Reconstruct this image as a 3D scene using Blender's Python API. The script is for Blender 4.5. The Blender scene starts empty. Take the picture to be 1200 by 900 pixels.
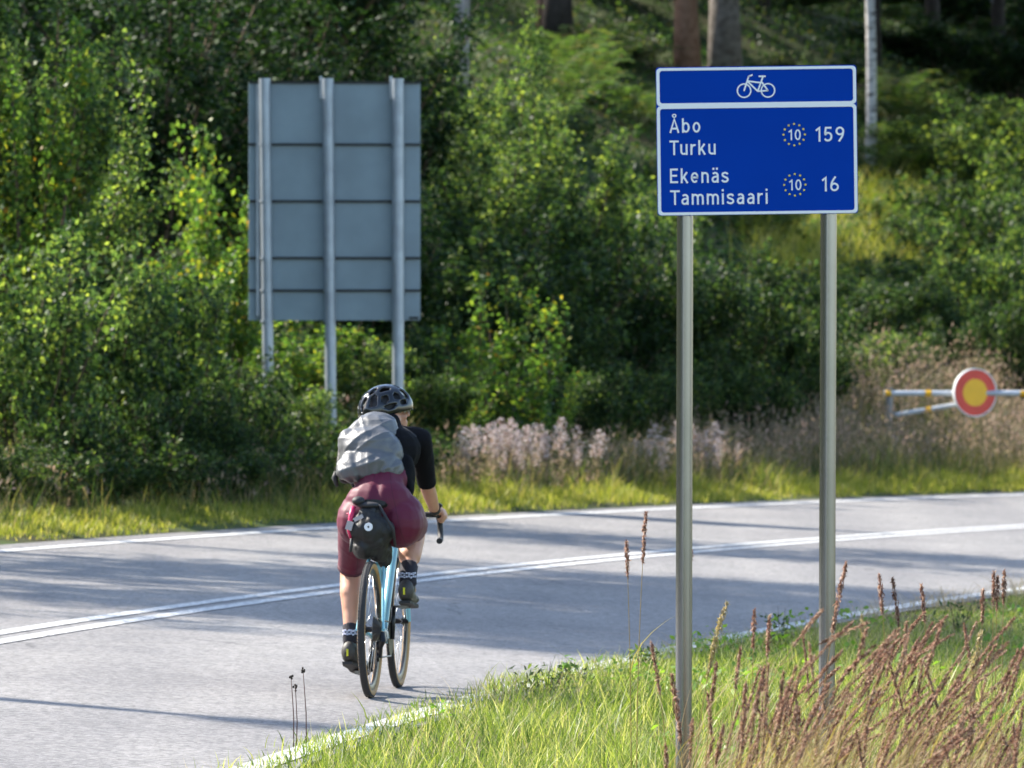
import bpy, bmesh, math, random
import numpy as np
from mathutils import Vector, Matrix, noise

SC = bpy.context.scene
COL = SC.collection
RAD = math.radians
rng = np.random.default_rng(7)
random.seed(7)

# ---------------------------------------------------------------- camera
CAM_H = 1.85
cam_d = bpy.data.cameras.new('camera')
cam_d.lens = 240.0
cam_d.sensor_width = 36.0
cam_d.clip_start = 0.5
cam_d.clip_end = 2000.0
cam_d.dof.use_dof = True
cam_d.dof.focus_distance = 30.0
cam_d.dof.aperture_fstop = 8.5
cam = bpy.data.objects.new('camera', cam_d)
COL.objects.link(cam)
cam.location = (0, 0, CAM_H)
cam.rotation_euler = (RAD(90) - math.atan(60 / 8000), 0, 0)
SC.camera = cam

# ---------------------------------------------------------------- sky, sun, exposure
SUN_AZ, SUN_EL = RAD(-62), RAD(40)
world = bpy.data.worlds.new('World')
SC.world = world
world.use_nodes = True
_nt = world.node_tree
_sky = _nt.nodes.new('ShaderNodeTexSky')
_sky.sky_type = 'NISHITA'
_sky.sun_disc = False
_sky.sun_elevation = SUN_EL
_sky.sun_rotation = SUN_AZ
_bg = _nt.nodes['Background']
_nt.links.new(_sky.outputs[0], _bg.inputs[0])
_bg.inputs[1].default_value = 0.145
sun_d = bpy.data.lights.new('sun', 'SUN')
sun_d.energy = 5.0
sun_d.angle = RAD(0.53)
sun_d.color = (1.0, 0.93, 0.82)
sun = bpy.data.objects.new('sun', sun_d)
COL.objects.link(sun)
S = Vector((math.sin(SUN_AZ) * math.cos(SUN_EL), math.cos(SUN_AZ) * math.cos(SUN_EL), math.sin(SUN_EL)))
sun.rotation_euler = S.to_track_quat('Z', 'Y').to_euler()
sun.location = (-30, 30, 30)
SC.view_settings.view_transform = 'Standard'
SC.view_settings.look = 'None'
SC.view_settings.gamma = 1.0
SC.view_settings.exposure = 1.42
SC.cycles.max_bounces = 5
SC.cycles.diffuse_bounces = 2
SC.cycles.glossy_bounces = 2
SC.cycles.transmission_bounces = 3
SC.cycles.transparent_max_bounces = 4
SC.cycles.use_denoising = True
SC.cycles.adaptive_threshold = 0.02
SC.cycles.caustics_reflective = False
SC.cycles.caustics_refractive = False

# ---------------------------------------------------------------- helpers
def tag(o, label=None, cat=None, group=None, kind=None):
    if label: o['label'] = label
    if cat: o['category'] = cat
    if group: o['group'] = group
    if kind: o['kind'] = kind
    return o

def empty(name, loc=(0, 0, 0), rz=0.0, label=None, cat=None, group=None):
    o = bpy.data.objects.new(name, None)
    o.empty_display_size = 0.2
    COL.objects.link(o)
    o.location = loc
    o.rotation_euler = (0, 0, rz)
    return tag(o, label, cat, group)

def link(name, me, parent=None):
    o = bpy.data.objects.new(name, me)
    COL.objects.link(o)
    if parent is not None: o.parent = parent
    return o

def npmesh(name, v, f, mats, smooth=False, mi=None):
    """fast mesh from arrays: v (N,3), f (M,k)"""
    v = np.asarray(v, np.float32); f = np.asarray(f, np.int32)
    me = bpy.data.meshes.new(name)
    n, k = f.shape
    me.vertices.add(len(v)); me.vertices.foreach_set('co', v.ravel())
    me.loops.add(n * k); me.loops.foreach_set('vertex_index', f.ravel())
    me.polygons.add(n)
    me.polygons.foreach_set('loop_start', np.arange(0, n * k, k, dtype=np.int32))
    if smooth: me.polygons.foreach_set('use_smooth', np.ones(n, bool))
    if mi is not None: me.polygons.foreach_set('material_index', np.asarray(mi, np.int32))
    for m in (mats if isinstance(mats, (list, tuple)) else [mats]): me.materials.append(m)
    me.update(calc_edges=True)
    return me

class MB:
    """collects shapes and makes ONE mesh object of them"""
    def __init__(s): s.v = []; s.f = []; s.m = []
    def add(s, v, f, m=0):
        b = len(s.v); s.v += [tuple(p) for p in v]
        s.f += [tuple(b + i for i in q) for q in f]; s.m += [m] * len(f)
        return s
    def tube(s, pts, r, seg=8, m=0, caps=True):
        pts = [Vector(p) for p in pts]; n = len(pts)
        rs = [r] * n if isinstance(r, (int, float)) else list(r)
        V = []; F = []; prev = None
        for i, p in enumerate(pts):
            t = (pts[min(i + 1, n - 1)] - pts[max(i - 1, 0)])
            t = t.normalized() if t.length > 1e-9 else Vector((0, 0, 1))
            if prev is None:
                a = Vector((1, 0, 0)) if abs(t.x) < 0.9 else Vector((0, 1, 0))
                u = (a - t * a.dot(t)).normalized()
            else:
                u = (prev - t * prev.dot(t)).normalized()
            prev = u; w = t.cross(u)
            for j in range(seg):
                a = 2 * math.pi * j / seg
                V.append(p + (u * math.cos(a) + w * math.sin(a)) * rs[i])
        for i in range(n - 1):
            for j in range(seg):
                k = (j + 1) % seg
                F.append((i * seg + j, i * seg + k, (i + 1) * seg + k, (i + 1) * seg + j))
        if caps:
            F.append(tuple(range(seg - 1, -1, -1))); F.append(tuple((n - 1) * seg + j for j in range(seg)))
        return s.add(V, F, m)
    def box(s, c, d, rot=None, m=0):
        c = Vector(c); V = []
        for x in (-.5, .5):
            for y in (-.5, .5):
                for z in (-.5, .5):
                    p = Vector((x * d[0], y * d[1], z * d[2]))
                    if rot is not None: p = rot @ p
                    V.append(c + p)
        return s.add(V, [(0, 1, 3, 2), (4, 6, 7, 5), (0, 4, 5, 1), (2, 3, 7, 6), (0, 2, 6, 4), (1, 5, 7, 3)], m)
    def ell(s, c, r, rot=None, nu=14, nv=9, m=0):
        c = Vector(c); V = []; F = []
        for i in range(nv + 1):
            ph = math.pi * i / nv
            for j in range(nu):
                th = 2 * math.pi * j / nu
                p = Vector((r[0] * math.sin(ph) * math.cos(th), r[1] * math.sin(ph) * math.sin(th), r[2] * math.cos(ph)))
                if rot is not None: p = rot @ p
                V.append(c + p)
        for i in range(nv):
            for j in range(nu):
                k = (j + 1) % nu
                F.append((i * nu + j, (i + 1) * nu + j, (i + 1) * nu + k, i * nu + k))
        return s.add(V, F, m)
    def cap(s, a, b, ra, rb, seg=12, m=0):
        """tapered capsule with round ends"""
        a = Vector(a); b = Vector(b); d = b - a; L = d.length; t = d / max(L, 1e-9)
        pts = []; rs = []
        for q in range(4):
            an = math.pi / 2 * (1 - q / 4.0)
            pts.append(a - t * ra * math.sin(an)); rs.append(max(ra * math.cos(an), ra * .05))
        for q in range(0, 7):
            u = q / 6.0; pts.append(a + d * u); rs.append(ra + (rb - ra) * u)
        for q in range(1, 5):
            an = math.pi / 2 * q / 4.0
            pts.append(b + t * rb * math.sin(an)); rs.append(max(rb * math.cos(an), rb * .05))
        return s.tube(pts, rs, seg, m)
    def prism(s, outline, y0, y1, m=0):
        """outline in (x,z), extruded along y"""
        n = len(outline)
        V = [(x, y0, z) for x, z in outline] + [(x, y1, z) for x, z in outline]
        F = [tuple(range(n)), tuple(range(2 * n - 1, n - 1, -1))]
        F += [(i, n + i, n + (i + 1) % n, (i + 1) % n) for i in range(n)]
        return s.add(V, F, m)
    def mesh(s, name, mats, smooth=True):
        me = bpy.data.meshes.new(name)
        me.from_pydata(s.v, [], s.f)
        for m in (mats if isinstance(mats, (list, tuple)) else [mats]): me.materials.append(m)
        me.polygons.foreach_set('material_index', np.array(s.m, np.int32))
        if smooth: me.polygons.foreach_set('use_smooth', np.ones(len(s.f), bool))
        me.update()
        return me
    def build(s, name, mats, parent=None, smooth=True, angle=None):
        me = s.mesh(name, mats, smooth)
        o = link(name, me, parent)
        if smooth and angle is not None:
            sharpen(me, angle)
        return o

def sharpen(me, angle):
    bm = bmesh.new(); bm.from_mesh(me)
    bmesh.ops.recalc_face_normals(bm, faces=bm.faces[:])
    for e in bm.edges:
        if len(e.link_faces) == 2 and e.calc_face_angle(0) > angle: e.smooth = False
    bm.to_mesh(me); bm.free()

def evaluated(me, mods):
    """apply modifiers to a mesh, return the new mesh"""
    o = bpy.data.objects.new('tmp', me); COL.objects.link(o)
    for t, kw in mods:
        m = o.modifiers.new(t, t)
        for k, v in kw.items(): setattr(m, k, v)
    dg = bpy.context.evaluated_depsgraph_get()
    out = bpy.data.meshes.new_from_object(o.evaluated_get(dg), depsgraph=dg)
    bpy.data.objects.remove(o); 
    return out

def blob(name, mb, mats, parent, voxel=.008, smooth=6, disp=None, ratio=None):
    """fuse overlapping shapes into one continuous surface"""
    me = evaluated(mb.mesh(name, mats), [('REMESH', dict(mode='VOXEL', voxel_size=voxel, use_smooth_shade=True)),
                                         ('SMOOTH', dict(factor=.5, iterations=smooth))])
    if not me.materials:
        for m in (mats if isinstance(mats, (list, tuple)) else [mats]): me.materials.append(m)
    if disp:
        nor = np.empty(len(me.vertices) * 3, np.float32); me.vertices.foreach_get('normal', nor)
        co = np.empty(len(me.vertices) * 3, np.float32); me.vertices.foreach_get('co', co)
        co = co.reshape(-1, 3); nor = nor.reshape(-1, 3)
        for i in range(len(co)):
            co[i] += nor[i] * disp(Vector(co[i]))
        me.vertices.foreach_set('co', co.ravel()); me.update()
    me.polygons.foreach_set('use_smooth', np.ones(len(me.polygons), bool))
    me.name = name
    return link(name, me, parent)

# ---------------------------------------------------------------- materials
def mat(name, col, rough=.6, metal=0., spec=.5, bump=0., bscale=60., var=0., vscale=8., col2=None, coat=0., aniso=None, sheen=0.):
    m = bpy.data.materials.new(name); m.use_nodes = True
    nt = m.node_tree; b = nt.nodes['Principled BSDF']
    b.inputs['Base Color'].default_value = (*col, 1); b.inputs['Roughness'].default_value = rough
    b.inputs['Metallic'].default_value = metal; b.inputs['Specular IOR Level'].default_value = spec
    b.inputs['Coat Weight'].default_value = coat
    if sheen: b.inputs['Sheen Weight'].default_value = sheen
    tc = nt.nodes.new('ShaderNodeTexCoord')
    if var or col2:
        n = nt.nodes.new('ShaderNodeTexNoise'); n.inputs['Scale'].default_value = vscale; n.inputs['Detail'].default_value = 5
        nt.links.new(tc.outputs['Object'], n.inputs['Vector'])
        r = nt.nodes.new('ShaderNodeValToRGB')
        c2 = col2 or tuple(min(1, c * (1 + var)) for c in col)
        c1 = col if col2 else tuple(c * (1 - var) for c in col)
        r.color_ramp.elements[0].position = .35; r.color_ramp.elements[1].position = .65
        r.color_ramp.elements[0].color = (*c1, 1); r.color_ramp.elements[1].color = (*c2, 1)
        nt.links.new(n.outputs['Fac'], r.inputs['Fac']); nt.links.new(r.outputs[0], b.inputs['Base Color'])
    if bump:
        n2 = nt.nodes.new('ShaderNodeTexNoise'); n2.inputs['Scale'].default_value = bscale; n2.inputs['Detail'].default_value = 4
        nt.links.new(tc.outputs['Object'], n2.inputs['Vector'])
        bp = nt.nodes.new('ShaderNodeBump'); bp.inputs['Strength'].default_value = bump; bp.inputs['Distance'].default_value = .02
        nt.links.new(n2.outputs['Fac'], bp.inputs['Height']); nt.links.new(bp.outputs[0], b.inputs['Normal'])
    return m

def leafmat(name, stops, trans=.4, rough=.45, spec=.35, tint=1.25, green=True):
    """leaf-like: colour varies from leaf to leaf, light shines through"""
    m = bpy.data.materials.new(name); m.use_nodes = True
    nt = m.node_tree; b = nt.nodes['Principled BSDF']; out = nt.nodes['Material Output']
    g = nt.nodes.new('ShaderNodeNewGeometry')
    r = nt.nodes.new('ShaderNodeValToRGB')
    el = r.color_ramp.elements
    while len(el) < len(stops): el.new(.5)
    for e, (p, c) in zip(el, stops): e.position = p; e.color = (*c, 1)
    nt.links.new(g.outputs['Random Per Island'], r.inputs['Fac'])
    nt.links.new(r.outputs[0], b.inputs['Base Color'])
    b.inputs['Roughness'].default_value = rough; b.inputs['Specular IOR Level'].default_value = spec
    t = nt.nodes.new('ShaderNodeBsdfTranslucent')
    mx = nt.nodes.new('ShaderNodeMix'); mx.data_type = 'RGBA'; mx.blend_type = 'MULTIPLY'; mx.inputs[0].default_value = 1
    nt.links.new(r.outputs[0], mx.inputs[6]); mx.inputs[7].default_value = (tint * 1.15, tint * 1.2, tint * .55, 1) if green else (tint, tint * .97, tint * .93, 1)
    nt.links.new(mx.outputs[2], t.inputs['Color'])
    ms = nt.nodes.new('ShaderNodeMixShader'); ms.inputs[0].default_value = trans
    nt.links.new(b.outputs[0], ms.inputs[1]); nt.links.new(t.outputs[0], ms.inputs[2])
    nt.links.new(ms.outputs[0], out.inputs['Surface'])
    return m

# ---------------------------------------------------------------- the lie of the land
BX, BY = -0.718, 34.6                       # where the rear wheel stands
FARP = np.polyfit([49.8, 58.4, 67.6, 79.7], [-3.74, -1.46, 1.60, 5.97], 2)
MIDP = np.polyfit([38.5, 46.6, 54.1, 67.8], [-2.88, -1.17, .68, 5.09], 2)
NEARP = np.polyfit([29.7, 33.9, 36.0, 46.9, 52.1], [-1.05, -.37, .01, 2.40, 3.85], 2)
def _line(p, Y, lo, hi):
    Y = np.asarray(Y, float); Yc = np.clip(Y, lo, hi)
    return np.polyval(p, Yc) + np.polyval(np.polyder(p), Yc) * (Y - Yc)
def Xfar(Y): return _line(FARP, Y, 46, 84)
def Xmid(Y): return _line(MIDP, Y, 34, 72)
def Xnear(Y): return _line(NEARP, Y, 26, 58)
def plane(X, Y): return -.05 * (np.asarray(X) - BX) + .0065 * (np.asarray(Y) - BY)
def dfar(X, Y): return (Xfar(Y) - X) * .95           # metres beyond the far edge line
def dnear(X, Y): return (X - Xnear(Y)) * .97         # metres on the camera's side of the near edge line
def wob(X, Y, s, seed=0.):
    X = np.asarray(X, float); Y = np.asarray(Y, float)
    return (np.sin(X * 1.7 / s + 1.3 * np.sin(Y * .9 / s + seed) + seed) + np.sin(Y * 1.3 / s + 1.7 * np.sin(X * .8 / s + 2 + seed) + seed * 2)
            + .5 * np.sin((X + Y) * 3.1 / s + seed * 3)) / 2.5
def H(X, Y):
    X = np.asarray(X, float); Y = np.asarray(Y, float)
    z = plane(X, Y)
    d = dfar(X, Y); e = dnear(X, Y)
    up = np.clip(d - .3, 0, None)
    hill = .07 * np.clip(up, 0, 2.2) + .36 * np.clip(up - 2.2, 0, 22) + .25 * np.clip(up - 24.2, 0, 60)
    z = z + hill + np.clip(up / 4, 0, 1) * .12 * wob(X, Y, 2.2) + np.clip(up / 8, 0, 1) * .3 * wob(X, Y, 7, 1.)
    en = np.clip(e - .12, 0, None)
    z = z - np.clip(en, 0, 1.) * .02 + np.clip(en / 1.5, 0, 1) * .04 * wob(X, Y, .9, 4.)
    on = ((d < .34) & (e < .12))
    return np.where(on, z - .05, z)
def Hs(x, y): return float(H(x, y))
def hit(px, py, y0=20., y1=260.):
    """first ground point on the line of sight through photograph pixel (px,py)"""
    Y = np.arange(y0, y1, .1); X = (px - 600) / 8000 * Y
    z = CAM_H - (py - 390) / 8000 * Y
    i = np.argmax(H(X, Y) >= z)
    return float(X[i]), float(Y[i])
def at(px, Y): return (px - 600) / 8000 * Y
def zrow(row, Y): return CAM_H - (row - 390) / 8000 * Y

# ground sheet
xs = np.concatenate([np.linspace(-220, -45, 12), np.linspace(-42, -18, 16), np.arange(-17, 24, .4), np.linspace(25, 60, 14), np.linspace(70, 220, 10)])
ys = np.concatenate([np.linspace(-60, 12, 12), np.arange(14, 130, .5), np.arange(130, 190, 1.2), np.linspace(195, 420, 16)])
gx, gy = np.meshgrid(xs, ys)
gz = H(gx, gy)
nx, ny = len(xs), len(ys)
idx = np.arange(nx * ny).reshape(ny, nx)
quads = np.stack([idx[:-1, :-1], idx[:-1, 1:], idx[1:, 1:], idx[1:, :-1]], -1).reshape(-1, 4)
m_soil = mat('soil', (.045, .04, .02), .95, spec=.1, bump=.6, bscale=9, col2=(.06, .085, .025), vscale=1.3)
tag(link('ground', npmesh('ground', np.stack([gx, gy, gz], -1).reshape(-1, 3), quads, m_soil, True)), kind='structure')

# asphalt
def asphalt():
    m = bpy.data.materials.new('asphalt'); m.use_nodes = True
    nt = m.node_tree; b = nt.nodes['Principled BSDF']; L = nt.links.new
    tc = nt.nodes.new('ShaderNodeTexCoord')
    def nz(sc, det=3, ro=.6):
        n = nt.nodes.new('ShaderNodeTexNoise'); n.inputs['Scale'].default_value = sc; n.inputs['Detail'].default_value = det
        n.inputs['Roughness'].default_value = ro; L(tc.outputs['Object'], n.inputs['Vector']); return n
    v = nt.nodes.new('ShaderNodeTexVoronoi'); v.inputs['Scale'].default_value = 42; L(tc.outputs['Object'], v.inputs['Vector'])
    r = nt.nodes.new('ShaderNodeValToRGB')
    for e, (p, c) in zip(r.color_ramp.elements, ((.0, (.125, .120, .116)), (1., (.275, .262, .254)))): e.position = p; e.color = (*c, 1)
    sep = nt.nodes.new('ShaderNodeSeparateColor'); L(v.outputs['Color'], sep.inputs[0])
    L(sep.outputs[0], r.inputs['Fac'])
    fine = nz(160, 2)
    big = nz(.55, 6, .62)
    mx = nt.nodes.new('ShaderNodeMix'); mx.data_type = 'RGBA'; mx.blend_type = 'MULTIPLY'; mx.inputs[0].default_value = 1
    L(r.outputs[0], mx.inputs[6])
    rr = nt.nodes.new('ShaderNodeValToRGB')
    for e, (p, c) in zip(rr.color_ramp.elements, ((.3, (.8, .8, .81)), (.7, (1.12, 1.12, 1.1)))): e.position = p; e.color = (*c, 1)
    L(big.outputs['Fac'], rr.inputs['Fac']); L(rr.outputs[0], mx.inputs[7])
    mx2 = nt.nodes.new('ShaderNodeMix'); mx2.data_type = 'RGBA'; mx2.blend_type = 'MULTIPLY'; mx2.inputs[0].default_value = 1
    r3 = nt.nodes.new('ShaderNodeValToRGB')
    for e, (p, c) in zip(r3.color_ramp.elements, ((.35, (.72, .72, .72)), (.62, (1.2, 1.2, 1.2)))): e.position = p; e.color = (*c, 1)
    L(fine.outputs['Fac'], r3.inputs['Fac']); L(mx.outputs[2], mx2.inputs[6]); L(r3.outputs[0], mx2.inputs[7])
    # worn wheel paths: noise drawn out along the road; fine cracks
    mp = nt.nodes.new('ShaderNodeMapping'); mp.inputs['Rotation'].default_value = (0, 0, RAD(15)); mp.inputs['Scale'].default_value = (1.1, .05, 1)
    L(tc.outputs['Object'], mp.inputs['Vector'])
    nw = nt.nodes.new('ShaderNodeTexNoise'); nw.inputs['Scale'].default_value = 1.; nw.inputs['Detail'].default_value = 4; L(mp.outputs[0], nw.inputs['Vector'])
    rw = nt.nodes.new('ShaderNodeValToRGB')
    for e_, (p, c) in zip(rw.color_ramp.elements, ((.32, (.86, .86, .87)), (.68, (1.1, 1.095, 1.08)))): e_.position = p; e_.color = (*c, 1)
    L(nw.outputs['Fac'], rw.inputs['Fac'])
    mx3 = nt.nodes.new('ShaderNodeMix'); mx3.data_type = 'RGBA'; mx3.blend_type = 'MULTIPLY'; mx3.inputs[0].default_value = 1
    L(mx2.outputs[2], mx3.inputs[6]); L(rw.outputs[0], mx3.inputs[7])
    wv = nz(1.7, 3); ad = nt.nodes.new('ShaderNodeMixRGB'); ad.blend_type = 'ADD'; ad.inputs[0].default_value = .5
    L(tc.outputs['Object'], ad.inputs[1]); L(wv.outputs['Color'], ad.inputs[2])
    vc = nt.nodes.new('ShaderNodeTexVoronoi'); vc.feature = 'DISTANCE_TO_EDGE'; vc.inputs['Scale'].default_value = .22; L(ad.outputs[0], vc.inputs['Vector'])
    rc = nt.nodes.new('ShaderNodeValToRGB')
    for e_, (p, c) in zip(rc.color_ramp.elements, ((.0, (.45, .45, .45)), (.004, (1, 1, 1)))): e_.position = p; e_.color = (*c, 1)
    L(vc.outputs['Distance'], rc.inputs['Fac'])
    mk = nz(.35, 2); rk = nt.nodes.new('ShaderNodeValToRGB'); rk.color_ramp.elements[0].position = .5; rk.color_ramp.elements[1].position = .58; L(mk.outputs['Fac'], rk.inputs['Fac'])
    mx4 = nt.nodes.new('ShaderNodeMix'); mx4.data_type = 'RGBA'; mx4.blend_type = 'MULTIPLY'
    L(rk.outputs[0], mx4.inputs[0]); L(mx3.outputs[2], mx4.inputs[6]); L(rc.outputs[0], mx4.inputs[7])
    L(mx4.outputs[2], b.inputs['Base Color'])
    b.inputs['Roughness'].default_value = .72; b.inputs['Specular IOR Level'].default_value = .35
    bp = nt.nodes.new('ShaderNodeBump'); bp.inputs['Strength'].default_value = .35; bp.inputs['Distance'].default_value = .008
    L(sep.outputs[0], bp.inputs['Height']); L(bp.outputs[0], b.inputs['Normal'])
    return m
m_asphalt = asphalt()
Ys = np.arange(-60, 200, 1.0)
def strip(name, xl, xr, lift, m, cross=1, y=Ys):
    u = np.linspace(0, 1, cross + 1)
    X = xl(y)[:, None] * (1 - u) + xr(y)[:, None] * u
    Y = np.repeat(y[:, None], cross + 1, 1)
    Z = plane(X, Y) + lift
    n = len(y); i = np.arange(n * (cross + 1)).reshape(n, -1)
    f = np.stack([i[:-1, :-1], i[:-1, 1:], i[1:, 1:], i[1:, :-1]], -1).reshape(-1, 4)
    return npmesh(name, np.stack([X, Y, Z], -1).reshape(-1, 3), f, m, True)
road = tag(link('road', strip('road', lambda y: Xfar(y) - .40, lambda y: Xnear(y) + .16, 0, m_asphalt, 6)), kind='structure')
def paint():
    m = mat('road_paint', (.74, .74, .73), .6, spec=.3, bump=.25, bscale=140)
    nt = m.node_tree; b = nt.nodes['Principled BSDF']; L = nt.links.new
    tc = nt.nodes.new('ShaderNodeTexCoord')
    n = nt.nodes.new('ShaderNodeTexNoise'); n.inputs['Scale'].default_value = 38; n.inputs['Detail'].default_value = 6; n.inputs['Roughness'].default_value = .7
    L(tc.outputs['Object'], n.inputs['Vector'])
    r = nt.nodes.new('ShaderNodeValToRGB')
    for e, (p, c) in zip(r.color_ramp.elements, ((.43, (.22, .22, .22)), (.55, (.70, .70, .68)))): e.position = p; e.color = (*c, 1)
    L(n.outputs['Fac'], r.inputs['Fac']); L(r.outputs[0], b.inputs['Base Color'])
    return m
m_paint = paint()
y2 = np.arange(-60, 200, .5)
for nm, fn, o0, o1 in (('edge_line', Xfar, -.07, .07), ('centre_line', Xmid, -.17, -.055), ('centre_line', Xmid, .055, .17), ('edge_line', Xnear, -.07, .07)):
    k = 1.04
    tag(link(nm, strip(nm, lambda y: fn(y) + o0 * k, lambda y: fn(y) + o1 * k, .005, m_paint, 1, y2)), kind='structure')

# ================================================================ route sign on two posts
m_blue = mat('sign_blue', (.0003, .042, .335), .55, spec=.05, var=.04, vscale=3)
m_white = mat('sign_white', (.80, .82, .82), .5, spec=.3)
m_yellow = mat('sign_yellow', (.9, .74, .03), .4)
m_galv = mat('galvanised_steel', (.235, .245, .255), .2, metal=1., var=.05, vscale=5)
m_alu = mat('sign_back_grey', (.28, .30, .31), .5, metal=.5)

def rrect(w, h, r, n=6, cx=0., cz=0.):
    P = []
    for sx, sz, a0 in ((1, 1, 0), (-1, 1, 90), (-1, -1, 180), (1, -1, 270)):
        for i in range(n + 1):
            a = RAD(a0 + 90 * i / n)
            P.append((cx + sx * (w / 2 - r) + r * math.cos(a), cz + sz * (h / 2 - r) + r * math.sin(a)))
    return P
def ring(mb, outer, inner, y0, y1, m=0):
    """flat frame between two outlines of equal length, y0 is the face"""
    n = len(outer)
    V = [(x, y0, z) for x, z in outer] + [(x, y0, z) for x, z in inner] + [(x, y1, z) for x, z in outer] + [(x, y1, z) for x, z in inner]
    F = []
    for i in range(n):
        k = (i + 1) % n
        F += [(i, k, n + k, n + i), (2 * n + i, 2 * n + k, k, i), (n + i, n + k, 3 * n + k, 3 * n + i)]
    mb.add(V, F, m)

def _arc(cx, cy, rx, ry, a0, a1, n=14): return [(cx + rx * math.cos(RAD(a0 + (a1 - a0) * i / n)), cy + ry * math.sin(RAD(a0 + (a1 - a0) * i / n))) for i in range(n + 1)]
def _spl(P, k=5):
    out = []
    for i in range(len(P) - 1):
        p0, p1, p2, p3 = P[max(i - 1, 0)], P[i], P[i + 1], P[min(i + 2, len(P) - 1)]
        for j in range(k):
            t = j / k
            out.append(tuple(.5 * (2 * b + (c - a) * t + (2 * a - 5 * b + 4 * c - d) * t * t + (3 * b - a - 3 * c + d) * t ** 3) for a, b, c, d in zip(p0, p1, p2, p3)))
    return out + [P[-1]]
_o = _arc(.265, .37, .19, .297, 0, 360, 28)
_dot = lambda x, y: [(x - .001, y - .075), (x - .001, y + .075)]
_a = [[(.415, .0), (.415, .5)] + _arc(.245, .49, .17, .178, 0, 145, 9)[1:], _spl([(.415, .42), (.27, .41), (.12, .35), (.07, .21), (.13, .09), (.24, .068), (.36, .12), (.415, .23)])]
_six = [_arc(.27, .30, .2, .228, 0, 360, 26), _spl([(.07, .30), (.1, .55), (.2, .78), (.34, 1.0)])]
GLYPH = {
 'Å': (.64, [[(.045, 0), (.32, .95), (.595, 0)], [(.15, .30), (.49, .30)], _arc(.32, 1.18, .11, .10, 0, 360, 18)]),
 'b': (.53, [[(.075, 0), (.075, 1)], _o]), 'o': (.53, [_o]),
 'T': (.62, [[(.0, .925), (.62, .925)], [(.31, .925), (.31, 0)]]),
 'u': (.51, [[(.075, .74), (.075, .26)] + _arc(.245, .25, .17, .178, 180, 310, 10), [(.435, .74), (.435, 0)]]),
 'r': (.36, [[(.075, .74), (.075, 0)], _spl([(.075, .42), (.13, .58), (.23, .655), (.36, .66)])]),
 'k': (.50, [[(.075, 0), (.075, 1)], [(.09, .27), (.43, .74)], [(.2, .44), (.46, 0)]]),
 'E': (.54, [[(.54, .925), (.075, .925), (.075, .075), (.54, .075)], [(.075, .51), (.48, .51)]]),
 'e': (.53, [[(.08, .375), (.455, .375)] + _arc(.265, .37, .19, .297, 0, 318, 24)]),
 'n': (.51, [[(.075, .74), (.075, 0)], _arc(.255, .48, .18, .187, 180, 0, 12) + [(.435, 0)]]),
 'ä': (.49, _a + [_dot(.14, .945), _dot(.37, .945)]), 'a': (.49, _a),
 's': (.47, [_spl([(.42, .56), (.35, .645), (.24, .668), (.11, .62), (.075, .53), (.13, .435), (.26, .375), (.38, .31), (.42, .2), (.36, .1), (.24, .07), (.11, .1), (.04, .19)])]),
 'm': (.80, [[(.075, .74), (.075, 0)], _arc(.24, .48, .165, .187, 180, 0, 12) + [(.405, 0)], _arc(.565, .48, .16, .187, 180, 0, 12) + [(.725, 0)]]),
 'i': (.15, [[(.075, .74), (.075, 0)], _dot(.075, .945)]),
 '1': (.32, [[(.24, 0), (.24, .93), (.03, .74)]]),
 '5': (.52, [_spl([(.46, .925), (.13, .925)], 1) + _spl([(.13, .925), (.09, .49), (.2, .575), (.34, .565), (.43, .46), (.45, .31), (.41, .16), (.3, .075), (.16, .085), (.05, .19)])[3:]]),
 '6': (.54, _six), '9': (.54, [[(.54 - x, 1 - y) for x, y in p] for p in _six]),
 '0': (.52, [_arc(.26, .5, .185, .425, 0, 360, 30)]),
}
def text_mesh(body, x0, x1, z0, z1, y, m, depth=.0012, sw=.128):
    """road-sign lettering drawn with strokes, fitted to x0..x1 and baseline z0 to cap height z1"""
    S_ = []; pen = 0.
    for ch in body:
        w, st = GLYPH[ch]
        S_ += [[(pen + a, b) for a, b in p] for p in st]; pen += w + (.17 if ch != 'T' else .09)
    pen -= .17
    kx = (x1 - x0) / pen; kz = z1 - z0; mb = MB()
    for i, p in enumerate(S_):
        q_ = [Vector((x0 + a * kx, z0 + b * kz)) for a, b in p]; h = sw * kz / 2 * (.6 if min(b for a, b in p) > 1.02 else 1); yy = y - depth - .00012 * (i % 9)
        closed = (q_[0] - q_[-1]).length < 1e-4
        if closed: q_ = q_[:-1]
        n = len(q_); V = []; F = []
        for j in range(n):
            a = q_[(j - 1) % n] if (closed or j > 0) else None; c = q_[(j + 1) % n] if (closed or j < n - 1) else None
            t1 = (q_[j] - a).normalized() if a is not None else None; t2 = (c - q_[j]).normalized() if c is not None else None
            if t1 is None: t1 = t2
            if t2 is None: t2 = t1
            t = (t1 + t2); t = t.normalized() if t.length > 1e-6 else t1
            k = min(1 / max(t.dot(t1), .3), 1.9); nn = Vector((-t.y, t.x)) * h * k
            for s in (1, -1): V.append((q_[j].x + nn.x * s, yy, q_[j].y + nn.y * s))
            for s in (1, -1): V.append((q_[j].x + nn.x * s, y, q_[j].y + nn.y * s))
        for j in range(n if closed else n - 1):
            b0 = 4 * j; b1 = 4 * ((j + 1) % n)
            F += [(b0, b1, b1 + 1, b0 + 1), (b0 + 2, b1 + 2, b1, b0), (b0 + 1, b1 + 1, b1 + 3, b0 + 3)]
        mb.add(V, F)
    return mb.mesh('lettering', m, False)

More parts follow.
